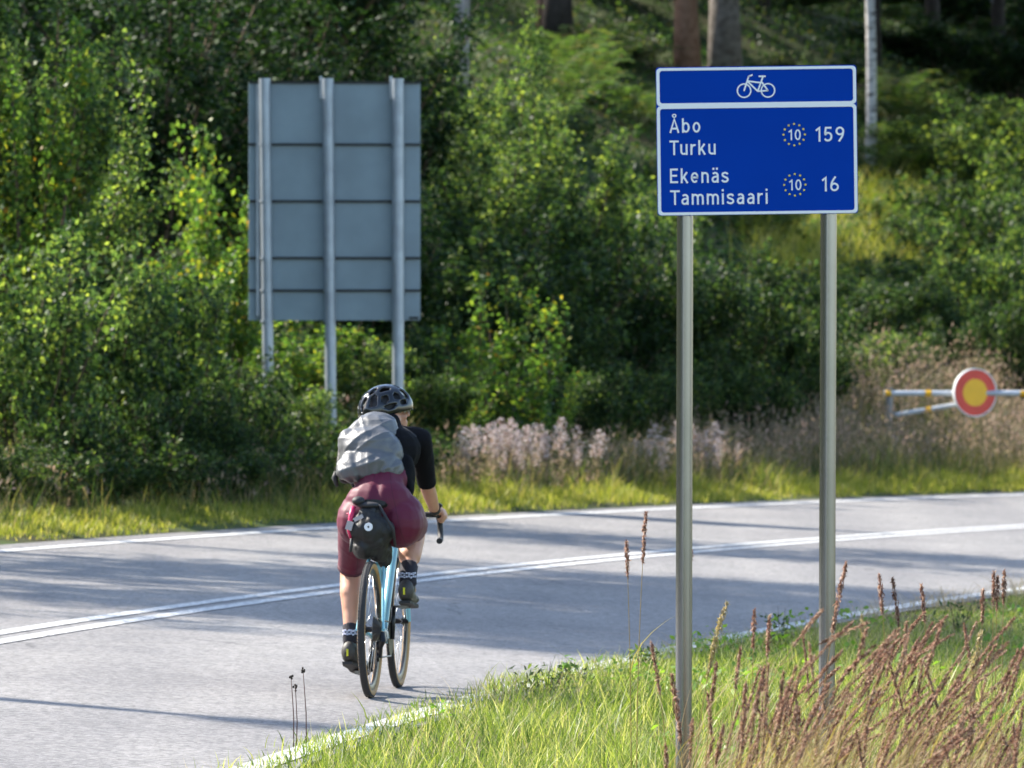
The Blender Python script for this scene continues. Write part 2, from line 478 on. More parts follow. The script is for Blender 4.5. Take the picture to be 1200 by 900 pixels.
SY = 26.4; PXM = 8000 / SY                       # px per metre at the sign
sgx = at(887, SY); sgz = Hs(sgx, SY)
def SX(px): return (px - 887) / PXM
def SZ(row): return zrow(row, SY) - sgz
route = empty('cycle_route_sign', (sgx, SY, sgz), 0,
    'blue cycle route sign with white place names on two steel posts in the foreground grass', 'road sign')
ROLL = RAD(.75)
pw, ph = 235 / PXM, 174 / PXM
pc = Vector((SX(887), 0, SZ(164.5)))
def on_panel(o):
    o.location = pc; o.rotation_euler = (0, -ROLL, RAD(0)); o.parent = route; return o
pan = MB(); pan.prism(rrect(pw, ph, .012), -.003, .004)
panel = on_panel(link('panel', pan.mesh('panel', m_blue, False)))
def on_panel(o):
    o.parent = panel; return o
def LX(px): return (px - 887) / PXM
def LZ(row): return (164.5 - row) / PXM
fr = MB()
for (ra, rb) in ((78.6, 123.2), (123.2, 251)):
    cz = LZ((ra + rb) / 2); hh = (rb - ra) / PXM; ww = pw - .004
    ring(fr, rrect(ww, hh, .015, cz=cz), rrect(ww - .024, hh - .0215, .011, cz=cz), -.0055, -.0032)
fo = on_panel(link('border', fr.mesh('border', m_white, False)))
def letter(body, px0, px1, r_cap, r_base):
    on_panel(link('lettering', text_mesh(body, LX(px0), LX(px1), LZ(r_base), LZ(r_cap), -.0034, m_white)))
letter('Åbo', 784.7, 821, 137.6, 154.6)
letter('Turku', 784.4, 838.6, 163.3, 180.6)
letter('Ekenäs', 784.4, 853, 196.2, 213.6)
letter('Tammisaari', 784.4, 898.8, 221.6, 239)
letter('159', 955.5, 989.5, 149.6, 167)
letter('16', 962.2, 982.4, 208.2, 225.4)
letter('10', 923.8, 938.6, 152.2, 165)
letter('10', 923.8, 938.6, 210.8, 223.6)
for rc in (158.4, 217.2):
    for k in range(12):
        a = 2 * math.pi * k / 12
        cx, cz = LX(930.6) + .0413 * math.cos(a), LZ(rc) + .0413 * math.sin(a)
        out = []
        for j in range(10):
            b = math.pi / 2 + math.pi * j / 5; rr = .0052 if j % 2 == 0 else .0026
            out.append((cx + rr * math.cos(b), cz + rr * math.sin(b)))
        st = MB(); st.prism(out, -.0048, -.0034)
        on_panel(link('star', st.mesh('star', m_yellow, False)))
# bicycle pictogram, drawn with flat strips
bs = MB()
def flat_ring(cx, cz, ro, ri):
    n = 32
    o_ = [(cx + ro * math.cos(2 * math.pi * i / n), cz + ro * math.sin(2 * math.pi * i / n)) for i in range(n)]
    i_ = [(cx + ri * math.cos(2 * math.pi * i / n), cz + ri * math.sin(2 * math.pi * i / n)) for i in range(n)]
    ring(bs, o_, i_, -.005, -.0034)
def stroke(pts, w, yy):
    for (a, b), (c, d) in zip(pts[:-1], pts[1:]):
        u = Vector((c - a, d - b)); u.normalize(); nn = Vector((-u.y, u.x)) * w / 2; a2 = Vector((a, b)) - u * w * .3; c2 = Vector((c, d)) + u * w * .3
        bs.prism([tuple(a2 + nn), tuple(a2 - nn), tuple(c2 - nn), tuple(c2 + nn)], yy, -.0034)
q = lambda px, row: (LX(px), LZ(row))
flat_ring(*q(872.6, 106.2), .0285, .0232); flat_ring(*q(900.6, 106.2), .0285, .0232)
sw = .0062
stroke([q(872.6, 106.2), q(878.2, 89.5), q(882.3, 87.9)], sw, -.0052)
stroke([q(876.6, 95), q(892.6, 97.2)], sw, -.0054)
stroke([q(876.8, 95.5), q(888.6, 107)], sw, -.0056)
stroke([q(888.6, 107), q(895, 89.9)], sw, -.0058)
stroke([q(889.5, 107), q(900.6, 106.4), q(893.4, 96.4)], sw, -.006)
stroke([q(890.4, 89.6), q(897.6, 89.6)], sw, -.0062)
on_panel(link('bicycle_symbol', bs.mesh('bicycle_symbol', m_white, False)))
for (pt, pb) in ((803, 801.2), (971.5, 969)):
    xb = SX(pb) + (SX(pb) - SX(pt)) * .15; xt = SX(pt) + (SX(pt) - SX(pb)) * .25
    gb = Hs(sgx + xb, SY + .04) - sgz
    po = MB().tube([(xb, .042, gb - .3), (xt, .042, SZ(84))], .0318, 20)
    po.tube([(xt, .042, SZ(84)), (xt, .042, SZ(83))], .033, 20)
    post = po.build('post', m_galv, route, angle=RAD(40))
    for rw in (100, 226):
        cl = MB(); fx = xb + (xt - xb) * .9
        cl.tube([(fx, .042, SZ(rw) - .017), (fx, .042, SZ(rw) + .017)], .036, 16)
        cl.box((fx, .006, SZ(rw)), (.10, .006, .034))
        co = cl.build('clamp', m_alu, post, angle=RAD(40))

# ================================================================ large grey sign seen from behind
m_greyback = mat('blue_grey_panel', (.19, .258, .295), .5, metal=.0, var=.11, vscale=2.2)
m_greypost = mat('weathered_steel', (.30, .34, .38), .45, metal=.55, var=.12, vscale=5)
m_seam = mat('panel_seam_dark', (.02, .022, .025), .8)
GY = 66.0; GP = 8000 / GY
bx0 = at(392, GY); bz0 = Hs(bx0, GY)
big = empty('direction_sign', (bx0, GY, bz0), RAD(3),
    'tall blue-grey sign panel seen from behind, on three posts beyond the road', 'road sign')
def GX(px): return (px - 392) / GP
def GZ(row): return zrow(row, GY) - bz0
rows = [95.5, 169.5, 236, 302.5, 340.5, 376.5]
for a, b in zip(rows[:-1], rows[1:]):
    p = MB(); x0, x1 = GX(291.5), GX(492.5); z0, z1 = GZ(b) + .008, GZ(a) - .008
    p.box(((x0 + x1) / 2, 0, (z0 + z1) / 2), (x1 - x0, .03, z1 - z0))
    o = p.build('panel_board', m_greyback, big, False)
    bv = o.modifiers.new('bevel', 'BEVEL'); bv.width = .004; bv.segments = 2
sm = MB()
for r_ in rows[1:-1]: sm.box(((x0 + x1) / 2, .006, GZ(r_)), (x1 - x0 - .02, .018, .03))
sm.build('seam', m_seam, big, False)
for r_ in rows[:-1]:
    rl = MB(); zz = GZ(r_) - (.0 if r_ > 100 else .012)
    rl.box(((x0 + x1) / 2, -.026, zz), (x1 - x0 - .01, .022, .022)); rl.build('rail', m_seam if r_ > 100 else m_seam, big, False)
for (pt, pb, w) in ((310, 314, 13), (384, 387, 13), (466, 466, 13.5)):
    mb = MB(); r = w / GP / 2
    mb.tube([(GX(pb + (pb - pt) * .6), -.11, GZ(575) - .6), (GX(pt), -.11, GZ(92.5))], r, 18)
    gpost = mb.build('post', m_greypost, big, angle=RAD(40))
    br = MB()
    br.box((GX(pt) - .066 + .0, -.045, GZ(103 if pt > 330 else 235)), (.026, .05, .22 if pt > 330 else 2.24))
    br.build('bracket', m_greypost, big, False)
    for r_ in rows[1:]:
        cb = MB(); u = (r_ - 92) / 470; cx = GX(pt + (pb - pt) * u)
        cb.tube([(cx, -.11, GZ(r_) - .012), (cx, -.11, GZ(r_) + .012)], r + .006, 18)
        cb.build('clamp', m_greypost, gpost, angle=RAD(40))
MB().box((GX(485), -.022, GZ(372.5)), (.09, .012, .022)).build('label_plate', m_seam, big, False)

# ================================================================ barrier with round sign
m_red = mat('sign_red', (.62, .05, .03), .45, var=.08, vscale=6)
m_amber = mat('sign_amber', (.80, .43, .01), .45, var=.05, vscale=6)
m_palegrey = mat('barrier_grey', (.46, .49, .53), .5, var=.12, vscale=7)
m_darkpost = mat('barrier_post', (.2, .2, .2), .6)
RY = 84.0; RP = 8000 / RY
rx0 = at(1142, RY); rz0 = Hs(rx0, RY)
def RX(px): return (px - 1142) / RP
def RZ(row): return zrow(row, RY) - rz0
bar = empty('barrier_gate', (rx0, RY, rz0), 0, 'grey swing barrier with orange bands across the track at far right', 'barrier')
MB().tube([(RX(1036), 0, RZ(461)), (RX(1330), 0, RZ(460.5))], .034, 12).build('boom', m_palegrey, bar, angle=RAD(40))
MB().tube([(RX(1040), .03, RZ(488)), (RX(1135), .03, RZ(472))], .03, 12).build('brace', m_palegrey, bar, angle=RAD(40))
for px in (1041, 1088, 1199, 1245): MB().tube([(RX(px) - .038, 0, RZ(461)), (RX(px) + .038, 0, RZ(461))], .0365, 12).build('band', m_amber, bar, angle=RAD(40))
MB().tube([(RX(1088) - .036, .03, RZ(479.9) - .006), (RX(1088) + .036, .03, RZ(479.9) + .006)], .0325, 12).build('band', m_amber, bar, angle=RAD(40))
MB().tube([(RX(1330), 0, -.4), (RX(1330), 0, RZ(445))], .06, 12).build('post', m_darkpost, bar, angle=RAD(40))
MB().tube([(RX(1042), .03, -.4), (RX(1042), .03, RZ(455))], .045, 12).build('post', m_darkpost, bar, angle=RAD(40))
disc = empty('round_sign', (rx0, RY - .09, RZ(460) + rz0), RAD(24), 'round yellow sign with a red rim fixed to the barrier boom', 'road sign')
def lathe(mb, prof, n=40, m=0):
    V = []; F = []
    for (r, y) in prof:
        for j in range(n):
            a = 2 * math.pi * j / n; V.append((r * math.cos(a), y, r * math.sin(a)))
    for i in range(len(prof) - 1):
        for j in range(n):
            k = (j + 1) % n; F.append((i * n + j, i * n + k, (i + 1) * n + k, (i + 1) * n + j))
    mb.add(V, F, m)
R_ = .298
d1 = MB(); lathe(d1, [(R_ * .56, -.004), (R_ * .955, -.004), (R_ * .955, -.001)]); d1.build('red_rim', m_red, disc, False)
d2 = MB(); lathe(d2, [(.0005, -.005), (R_ * .565, -.005), (R_ * .565, -.001)]); d2.build('yellow_disc', m_amber, disc, False)
d3 = MB(); lathe(d3, [(.0005, 0), (R_ * .96, 0), (R_ * .96, -.012), (R_, -.012), (R_, .022), (.0005, .022)]); d3.build('plate', m_white, disc, False)
MB().box((0, .05, 0), (.05, .07, .16)).build('clamp', m_alu, disc, False)

# ================================================================ cyclist and bicycle
TH = RAD(7.0)
GZ0 = float(plane(BX, BY))
RV = Vector((math.cos(TH), -math.sin(TH), 0)); FV = Vector((math.sin(TH), math.cos(TH), 0))
def L3(px, row, y):
    """photograph pixel + metres forward of the rear axle -> bicycle coordinates"""
    k = (px - 600) / 8000
    x = (k * (BY + y * math.cos(TH)) - BX - y * math.sin(TH)) / (math.cos(TH) + k * math.sin(TH))
    Y = BY + y * math.cos(TH) - x * math.sin(TH)
    return Vector((x, y, CAM_H - (row - 390) / 8000 * Y - GZ0))
bike = empty('bicycle', (BX, BY, GZ0), -TH, 'pale blue gravel bicycle with tan sidewall tyres, ridden away along the road edge', 'bicycle')
rider = empty('person', (BX, BY, GZ0), -TH, 'cyclist in black jersey, maroon shorts and black helmet riding away, head turned right', 'person')

m_tyre = mat('tyre_rubber', (.028, .028, .03), .8, bump=.4, bscale=180)
m_tan = mat('tan_sidewall', (.42, .24, .09), .7)
m_black = mat('black_metal', (.015, .015, .017), .35, metal=.4)
m_rim = mat('rim_black', (.03, .03, .033), .3, metal=.3)
m_frame = mat('frame_pale_blue', (.22, .50, .60), .25, coat=.6)
m_silver = mat('silver_metal', (.6, .6, .6), .25, metal=1)
m_matt = mat('matt_black', (.018, .018, .02), .65)
m_chain = mat('chain_steel', (.18, .17, .16), .35, metal=.9)
WR = .346

def ringtube(mb, c, R, r, n=64, s=10, m=None, ax=0):
    """torus standing in the y-z plane"""
    V = []; F = []; M = []
    for i in range(n):
        a = 2 * math.pi * i / n
        for j in range(s):
            b = 2 * math.pi * j / s
            rr = R + r * math.cos(b)
            V.append((c[0] + r * math.sin(b), c[1] + rr * math.cos(a), c[2] + rr * math.sin(a)))
    for i in range(n):
        for j in range(s):
            k = (i + 1) % n; l = (j + 1) % s
            F.append((i * s + j, i * s + l, k * s + l, k * s + j)); M.append(m(j + .5) if m else 0)
    b0 = len(mb.v); mb.v += V; mb.f += [tuple(b0 + i for i in f) for f in F]; mb.m += M
def wheel(y, disc_r, rear):
    root = bpy.data.objects.new('wheel', None); COL.objects.link(root); root.parent = bike; root.location = (0, y, WR)
    t = MB(); s = 16
    def side(j):
        b = 2 * math.pi * j / s                     # cos(b)>0 is the tread
        return 0 if math.cos(b) > .38 else 1
    ringtube(t, (0, 0, 0), WR - .0205, .0205, 96, s, side)
    # tread knobs
    for i in range(120):
        a = 2 * math.pi * i / 120
        for x in (-.012, 0, .012):
            aa = a + (.026 if x == 0 else 0)
            rr = WR - .0205 + math.sqrt(max(.0205 ** 2 - x * x, 0))
            t.box((x, rr * math.cos(aa), rr * math.sin(aa)), (.006, .010, .0035), Matrix.Rotation(aa - math.pi / 2, 3, 'X'))
    t.build('tyre', [m_tyre, m_tan], root, angle=RAD(50))
    r = MB(); lathe_x(r, [(-.011, .311), (.011, .311), (.012, .298), (.006, .282), (-.006, .282), (-.012, .298), (-.011, .311)])
    r.build('rim', m_rim, root, angle=RAD(40))
    sp = MB()
    for i in range(24):
        a = 2 * math.pi * i / 24; x = .028 if i % 2 else -.028; b = a + (.5 if (i // 2) % 2 else -.5)
        sp.tube([(x, .022 * math.cos(b), .022 * math.sin(b)), (0, .284 * math.cos(a), .284 * math.sin(a))], .0011, 5)
    sp.build('spokes', m_silver, root)
    h = MB(); h.tube([(-.055, 0, 0), (-.034, 0, 0), (-.03, 0, 0), (-.015, 0, 0), (.015, 0, 0), (.03, 0, 0), (.034, 0, 0), (.055, 0, 0)], [.014, .014, .026, .014, .014, .026, .014, .014], 14)
    h.build('hub', m_black, root, angle=RAD(40))
    ro = MB(); lathe_x(ro, [(-.043, .062), (-.043, disc_r), (-.0412, disc_r), (-.0412, .062), (-.043, .062)]); 
    for i in range(5):
        a = 2 * math.pi * i / 5; ro.tube([(-.042, .02 * math.cos(a), .02 * math.sin(a)), (-.042, .064 * math.cos(a + .5), .064 * math.sin(a + .5))], .004, 5)
    ro.build('brake_disc', m_silver, root, angle=RAD(40))
    if rear:
        cs = MB()
        for i in range(10):
            R0 = .068 - i * .0043; x = .018 + i * .0037
            prof = []; n = 36
            V = []
            for xx in (x, x + .0018):
                for j in range(n):
                    a = 2 * math.pi * j / n; rr = R0 + (.003 if j % 2 else -.002); V.append((xx, rr * math.cos(a), rr * math.sin(a)))
            cs.add(V, [tuple(range(n)), tuple(range(2 * n - 1, n - 1, -1))] + [(j, (j + 1) % n, n + (j + 1) % n, n + j) for j in range(n)])
        cs.build('cassette', m_chain, root, False)
    return root
def lathe_x(mb, prof, n=64, m=0):
    V = []; F = []
    for (x, r) in prof:
        for j in range(n):
            a = 2 * math.pi * j / n; V.append((x, r * math.cos(a), r * math.sin(a)))
    for i in range(len(prof) - 1):
        for j in range(n):
            k = (j + 1) % n; F.append((i * n + j, i * n + k, (i + 1) * n + k, (i + 1) * n + j))
    mb.add(V, F, m)
WB = 1.02
wheel(0, .08, True); wheel(WB, .08, False)
AX = Vector((0, 0, WR)); FX = Vector((0, WB, WR)); BB = Vector((0, .425, .278)); STp = Vector((0, .262, .79)); HT = Vector((0, .835, .865)); HB = Vector((0, .875, .735))
f = MB()
f.tube([BB, STp], .0165, 12); f.tube([STp + Vector((0, .01, -.03)), HT + Vector((0, 0, -.03))], [.016, .018], 12)
f.tube([BB, HB + Vector((0, 0, .02))], [.022, .023], 12); f.tube([HT, HB], [.022, .024], 14)
f.tube([BB + Vector((-.042, 0, 0)), BB + Vector((.042, 0, 0))], .023, 14)
for s in (-1, 1):
    f.tube([BB + Vector((s * .025, -.02, 0)), Vector((s * .04, .30, .30)), Vector((s * .062, .12, .335)), Vector((s * .066, 0, WR))], [.014, .013, .011, .010], 10)
f.build('frame', m_frame, bike, angle=RAD(60))
ss = MB()
for s in (-1, 1):
    ss.tube([STp + Vector((s * .014, -.012, -.05)), Vector((s * .038, .2, .69)), Vector((s * .042, .17, .655)), Vector((s * .062, .02, .40)), Vector((s * .066, 0, WR))], [.009, .009, .009, .008, .009], 10)
ss.tube([(-.04, .188, .672), (.04, .188, .672)], .008, 8)
ss.build('seat_stays', m_frame, bike, angle=RAD(60))
fk = MB()
fk.tube([HB + Vector((0, .002, 0)), HB + Vector((0, .01, -.03))], .022, 12)
for s in (-1, 1):
    fk.tube([HB + Vector((s * .01, .008, -.015)), Vector((s * .040, .9, .68)), Vector((s * .050, .935, .58)), Vector((s * .055, 1.0, .40)), FX + Vector((s * .056, 0, 0))], [.016, .016, .014, .012, .011], 10)
fk.build('fork', m_frame, bike, angle=RAD(60))
MB().tube([STp + Vector((0, .004, -.02)), (0, .205, .955)], .0136, 12).build('seatpost', m_black, bike)
sad = MB()
N = 14; V = []; F = []
prof = [(0.045, .074), (.09, .078), (.14, .062), (.2, .034), (.26, .022), (.31, .018)]
for (yy, w) in prof:
    for j in range(N):
        a = 2 * math.pi * j / N
        V.append((w * math.cos(a), yy, .975 + (.018 if math.sin(a) > 0 else .022) * math.sin(a) + (.012 if yy < .07 else 0)))
for i in range(len(prof) - 1):
    for j in range(N): F.append((i * N + j, i * N + (j + 1) % N, (i + 1) * N + (j + 1) % N, (i + 1) * N + j))
F += [tuple(range(N)), tuple((len(prof) - 1) * N + j for j in range(N))]
sad.add(V, F); sad.build('saddle', m_matt, bike, angle=RAD(70))
hbar = MB()
bc = Vector((0, .93, .905))
hbar.tube([HT + Vector((0, 0, .005)), HT + Vector((0, .005, .03)), bc], .016, 10)
hbar.tube([bc + Vector((-.19, 0, 0)), bc + Vector((.19, 0, 0))], .0145, 10)
for s in (-1, 1):
    P = [(s * .19, .93, .905), (s * .208, .945, .905), (s * .213, 1.0, .90), (s * .217, 1.035, .865), (s * .22, 1.035, .81), (s * .226, 1.0, .775), (s * .23, .94, .768), (s * .232, .90, .768)]
    hbar.tube([Vector(p) for p in P], .0155, 10)
hbar.build('handlebar', m_matt, bike, angle=RAD(60))
for s in (-1, 1):
    hd = MB(); hd.cap((s * .213, .985, .905), (s * .211, 1.06, .935), .017, .016, 10)
    h_ = hd.build('brake_hood', m_matt, bike)
    lv = MB().tube([(s * .213, 1.06, .925), (s * .216, 1.085, .88), (s * .222, 1.075, .82), (s * .225, 1.05, .775)], [.006, .006, .005, .005], 8)
    lv.build('brake_lever', m_black, h_)
cr = MB()
Rp = BB + Vector((.058, .012, .168)); Lp = BB + Vector((-.058, -.012, -.168))
cr.tube([BB + Vector((.05, 0, 0)), Rp], [.015, .011], 10); cr.tube([BB + Vector((-.05, 0, 0)), Lp], [.015, .011], 10)
crank = cr.build('crankset', m_black, bike)
cg = MB(); n = 44; V = []
for xx in (.043, .046):
    for j in range(n):
        a = 2 * math.pi * j / n; rr = .085 + (.003 if j % 2 else -.002); V.append((BB.x + xx, BB.y + rr * math.cos(a), BB.z + rr * math.sin(a)))
cg.add(V, [tuple(range(n)), tuple(range(2 * n - 1, n - 1, -1))] + [(j, (j + 1) % n, n + (j + 1) % n, n + j) for j in range(n)])
cg.build('chainring', m_black, bike, False)
for (p, s) in ((Rp, 1), (Lp, -1)):
    pe = MB(); pe.tube([p, p + Vector((s * .09, 0, 0))], .0065, 8); pe.box(p + Vector((s * .055, 0, 0)), (.05, .07, .014)); pe.box(p + Vector((s * .055, -.036, -.002)), (.03, .008, .02))
    pe.build('pedal', m_chain, crank, False)
ch = MB()
ch.tube([(.0445, .425, .364), (.040, 0, .40)], .0045, 6); ch.tube([(.0445, .425, .193), (.036, .04, .20)], .0045, 6)
ch.tube([(.036, .04, .20), (.036, .02, .25), (.038, .04, .30), (.040, .03, .335)], .0045, 6)
ch.build('chain', m_chain, bike)
dr = MB(); dr.tube([(.06, 0, .33), (.066, -.02, .29), (.05, .01, .255), (.045, .03, .205)], [.014, .018, .012, .01], 8)
for zz, yy in ((.205, .035), (.262, .02)):
    lathe_x(dr, [(.03, .001), (.03, .024), (.042, .024), (.042, .001)], 16)
    k_ = len(dr.v) - 64
    for q_ in range(k_, len(dr.v)): x_, y_, z_ = dr.v[q_]; dr.v[q_] = (x_, y_ + yy, z_ + zz)
dr.build('rear_derailleur', m_black, bike, angle=RAD(50))
cal = MB().box((-.055, .09, .375), (.03, .06, .04), Matrix.Rotation(.4, 3, 'X')); cal.build('brake_caliper', m_black, bike, False)
cal = MB().box((-.048, WB - .075, .375), (.03, .04, .06), Matrix.Rotation(.3, 3, 'X')); cal.build('brake_caliper', m_black, bike, False)

# ---- saddle bag
m_bag = mat('bag_fabric_black', (.011, .0105, .011), .6, bump=.25, bscale=60, var=.2, vscale=12)
m_bagtrim = mat('bag_trim_grey', (.35, .33, .34), .5)
m_pinkred = mat('strap_red', (.55, .02, .10), .5)
sb = L3(434, 628, -.02)
bag = empty('saddle_bag', (BX, BY, GZ0), -TH, 'black roll-top saddle bag with round white emblem under the bicycle saddle', 'bag')
g = MB()
g.ell(L3(431, 618, .03), (.094, .10, .084)); g.ell(L3(436, 630, .07), (.098, .12, .084)); g.ell(L3(444, 643, .14), (.070, .11, .07)); g.ell(L3(450, 653, .19), (.045, .06, .06))
g.ell(L3(428, 641, .06), (.078, .10, .065)); g.ell(L3(434, 603, .05), (.062, .09, .05)); g.ell(L3(418, 622, .02), (.058, .07, .06)); g.ell(L3(448, 622, .05), (.065, .08, .075))
def bagfold(p):
    return .018 * abs(noise.noise(p * 13)) + .006 * noise.noise(Vector((p.x * 40, p.y * 14, p.z * 18))) - .006
blob('bag_body', g, m_bag, bag, .007, 5, bagfold)
ec = L3(431.5, 617.5, -.09)
em = MB(); 
lathe(em, [(.0055, .0), (.0055, -.003), (.021, -.003), (.021, .012)], 28)
for i in range(len(em.v)): x_, y_, z_ = em.v[i]; em.v[i] = (x_ + ec.x, y_ + ec.y + .004, z_ + ec.z)
em.build('emblem', mat('emblem_white', (.78, .78, .8), .5), bag, False)
tg = MB(); p = L3(409.5, 616, -.045); tg.box(p, (.034, .012, .045), Matrix.Rotation(.3, 3, 'Y')); 
p = L3(420, 607, -.06); tg.box(p, (.05, .008, .02), Matrix.Rotation(-.45, 3, 'Y')); tg.build('reflective_tab', m_bagtrim, bag, False)
tg = MB(); tg.tube([L3(414, 594, .0), L3(411, 605, -.02), L3(409, 622, -.03), L3(411, 631, -.02)], [.014, .013, .010, .008], 8)
tg.tube([L3(406, 602, -.01), L3(414, 602.5, -.01)], .004, 6); tg.build('strap', m_pinkred, bag)
tg = MB(); tg.tube([L3(412, 631, -.03), L3(411.5, 640, -.035), L3(410.5, 647, -.035)], [.008, .009, .007], 6); tg.build('buckle', m_matt, bag)
tg = MB(); tg.tube([L3(444, 592, .02), L3(452, 606, -.02), L3(461, 622, -.01), L3(463, 640, .08)], .008, 6); tg.build('strap', m_matt, bag)
tg = MB(); tg.ell(L3(420, 587, .02), (.034, .045, .024)); tg.ell(L3(432, 592, .03), (.06, .055, .018)); tg.build('closure', m_matt, bag)

# ---- rider
def skinmat():
    m = mat('skin', (.52, .27, .18), .5, spec=.4, var=.08, vscale=9)
    b = m.node_tree.nodes['Principled BSDF']; b.inputs['Subsurface Weight'].default_value = .08
    b.inputs['Subsurface Radius'].default_value = (.012, .005, .003); return m
m_skin = skinmat()
m_maroon = mat('maroon_lycra', (.105, .008, .028), .55, spec=.3, bump=.08, bscale=25, sheen=.06)
def _seams():
    nt = m_maroon.node_tree; b = nt.nodes['Principled BSDF']; L = nt.links.new
    tc = nt.nodes.new('ShaderNodeTexCoord'); sp = nt.nodes.new('ShaderNodeSeparateXYZ'); L(tc.outputs['Object'], sp.inputs[0])
    def mth(op, a, bb=None):
        n = nt.nodes.new('ShaderNodeMath'); n.operation = op
        for i, q_ in enumerate((a, bb)):
            if q_ is None: continue
            if isinstance(q_, (int, float)): n.inputs[i].default_value = q_
            else: L(q_, n.inputs[i])
        return n.outputs[0]
    dx = mth('ABSOLUTE', mth('SUBTRACT', sp.outputs['X'], .035))
    bend = mth('MULTIPLY', mth('SUBTRACT', sp.outputs['Z'], .9), .25)
    s1 = mth('LESS_THAN', mth('ABSOLUTE', mth('SUBTRACT', mth('ADD', dx, bend), .095)), .0016)
    mx = nt.nodes.new('ShaderNodeMix'); mx.data_type = 'RGBA'; L(mth('MULTIPLY', s1, .7), mx.inputs[0])
    mx.inputs[6].default_value = (.105, .008, .028, 1); mx.inputs[7].default_value = (.045, .004, .012, 1); L(mx.outputs[2], b.inputs['Base Color'])
_seams()
m_jersey = mat('black_jersey', (.005, .005, .0065), .85, spec=.15, bump=.25, bscale=22)
m_sock = mat('sock_black', (.016, .014, .022), .85, bump=.2, bscale=300)
m_sockprint = mat('sock_print', (.50, .52, .66), .8)
m_shoe = mat('shoe_dark_grey', (.042, .038, .034), .55, bump=.1, bscale=60)
m_hivis = mat('shoe_tab_yellow', (.65, .62, .02), .5)
m_hair = mat('hair_brown', (.06, .03, .015), .6)

hipL, hipR = L3(420, 603, .23), L3(471, 602, .23)
knL, knR = L3(411, 671, .50), L3(484, 622, .66)
anL, anR = L3(410.5, 742, .345), L3(478, 675, .36)
shL, shR = L3(421, 514, .60), L3(492, 516, .60)
elL, elR = L3(396, 563, .74), L3(501, 571, .74)
wrR = L3(510, 599, .93); wrL = Vector((-.205, .95, wrR.z)); elL = Vector((-.165, .76, elR.z))
neck0, neck1 = L3(455, 508, .58), L3(458, 490, .66)
headc = L3(455, 482, .73)
pel = L3(445, 590, .22); waist = L3(447, 562, .33); chest = L3(453, 528, .48)

def leg(mb, hip, kn, an, g=0.0, upto=None, flat=True):
    """thigh with its bulk; calf with its belly"""
    mb.cap(hip, hip.lerp(kn, .5), .094 + g, .082 + g); mb.cap(hip.lerp(kn, .45), kn, .083 + g, .057 + g)
body = MB()
body.ell(pel, (.165, .12, .13)); body.ell(waist, (.145, .105, .12)); body.ell(chest, (.165, .13, .13))
body.cap(pel, chest, .12, .12)
body.cap(shL.lerp(shR, .12), shL.lerp(shR, .88), .062, .062)
for h, k_, a_ in ((hipL, knL, anL), (hipR, knR, anR)):
    leg(body, h, k_, a_)
    back = Vector((0, -.018, 0))
    if k_ is knR: body.cap(k_.lerp(a_, .12) + back, k_.lerp(a_, .55) + back, .070, .060)
    body.cap(k_, k_.lerp(a_, .35) + back, .056, .054); body.cap(k_.lerp(a_, .3) + back, k_.lerp(a_, .6) + back * .5, .054, .044); body.cap(k_.lerp(a_, .55) + back * .4, a_, .045, .034)
    body.cap(a_, a_ + Vector((0, -.005, -.05)), .034, .032)
    body.cap(a_ + Vector((0, 0, -.05)), a_ + Vector((0, .12, -.075)), .03, .028)
for s_, e_, w_ in ((shL, elL, wrL), (shR, elR, wrR)):
    body.cap(s_, e_, .05, .039); body.cap(e_, e_.lerp(w_, .4), .039, .037); body.cap(e_.lerp(w_, .35), w_, .037, .026)
def hand(w_, s):
    p0 = w_; p1 = Vector((s * .213, w_.y + .07, .925))
    body.cap(p0, p0.lerp(p1, .9), .024, .028); body.ell(p0.lerp(p1, .75), (.038, .045, .022))
    lens = (.062, .07, .066, .052)
    for i in range(4):
        b0 = p1 + Vector((s * .030 - s * .002 * i, .016 - .02 * i, .0))
        b1 = b0 + Vector((s * .012, .006, -.028 * lens[i] / .06)); b2 = b1 + Vector((-s * .016, .004, -.024 * lens[i] / .06)); b3 = b2 + Vector((-s * .018, 0, .0))
        body.cap(b0, b1, .0095, .009, 8); body.cap(b1, b2, .009, .0085, 8); body.cap(b2, b3, .0085, .0075, 8)
    t0 = p0.lerp(p1, .45) + Vector((-s * .024, 0, 0)); t1 = t0 + Vector((-s * .016, .028, -.012)); t2 = t1 + Vector((s * .002, .026, -.018))
    body.cap(t0, t1, .012, .010, 8); body.cap(t1, t2, .010, .0085, 8)
hand(wrR, 1); hand(wrL, -1)
body.cap(neck0, neck1 + Vector((0, .02, 0)), .058, .052)
# head, turned right
YAW = RAD(-58)
HR = Matrix.Rotation(YAW, 3, 'Z') @ Matrix.Rotation(RAD(9), 3, 'X')
def hp(x, y, z): return headc + HR @ Vector((x, y, z))
body.ell(hp(0, -.012, .015), (.073, .092, .095), HR); body.ell(hp(0, .025, -.045), (.060, .066, .075), HR)
body.cap(hp(0, .05, -.085), hp(0, .068, -.098), .030, .024); body.cap(hp(0, .085, .0), hp(0, .106, -.034), .010, .014, 8)
body.ell(hp(0, .086, -.068), (.024, .013, .008), HR); body.ell(hp(0, .085, -.08), (.022, .012, .009), HR)
for s in (-1, 1):
    body.ell(hp(s * .074, -.008, -.03), (.011, .022, .033), HR); body.ell(hp(s * .04, .062, -.038), (.022, .022, .02), HR)
blob('body', body, m_skin, rider, .0066, 5)
m_eye = mat('eye_white', (.7, .7, .7), .2)
for s in (-1, 1): MB().ell(hp(s * .032, .078, -.008), (.012, .012, .012), HR).build('eye', m_eye, rider)
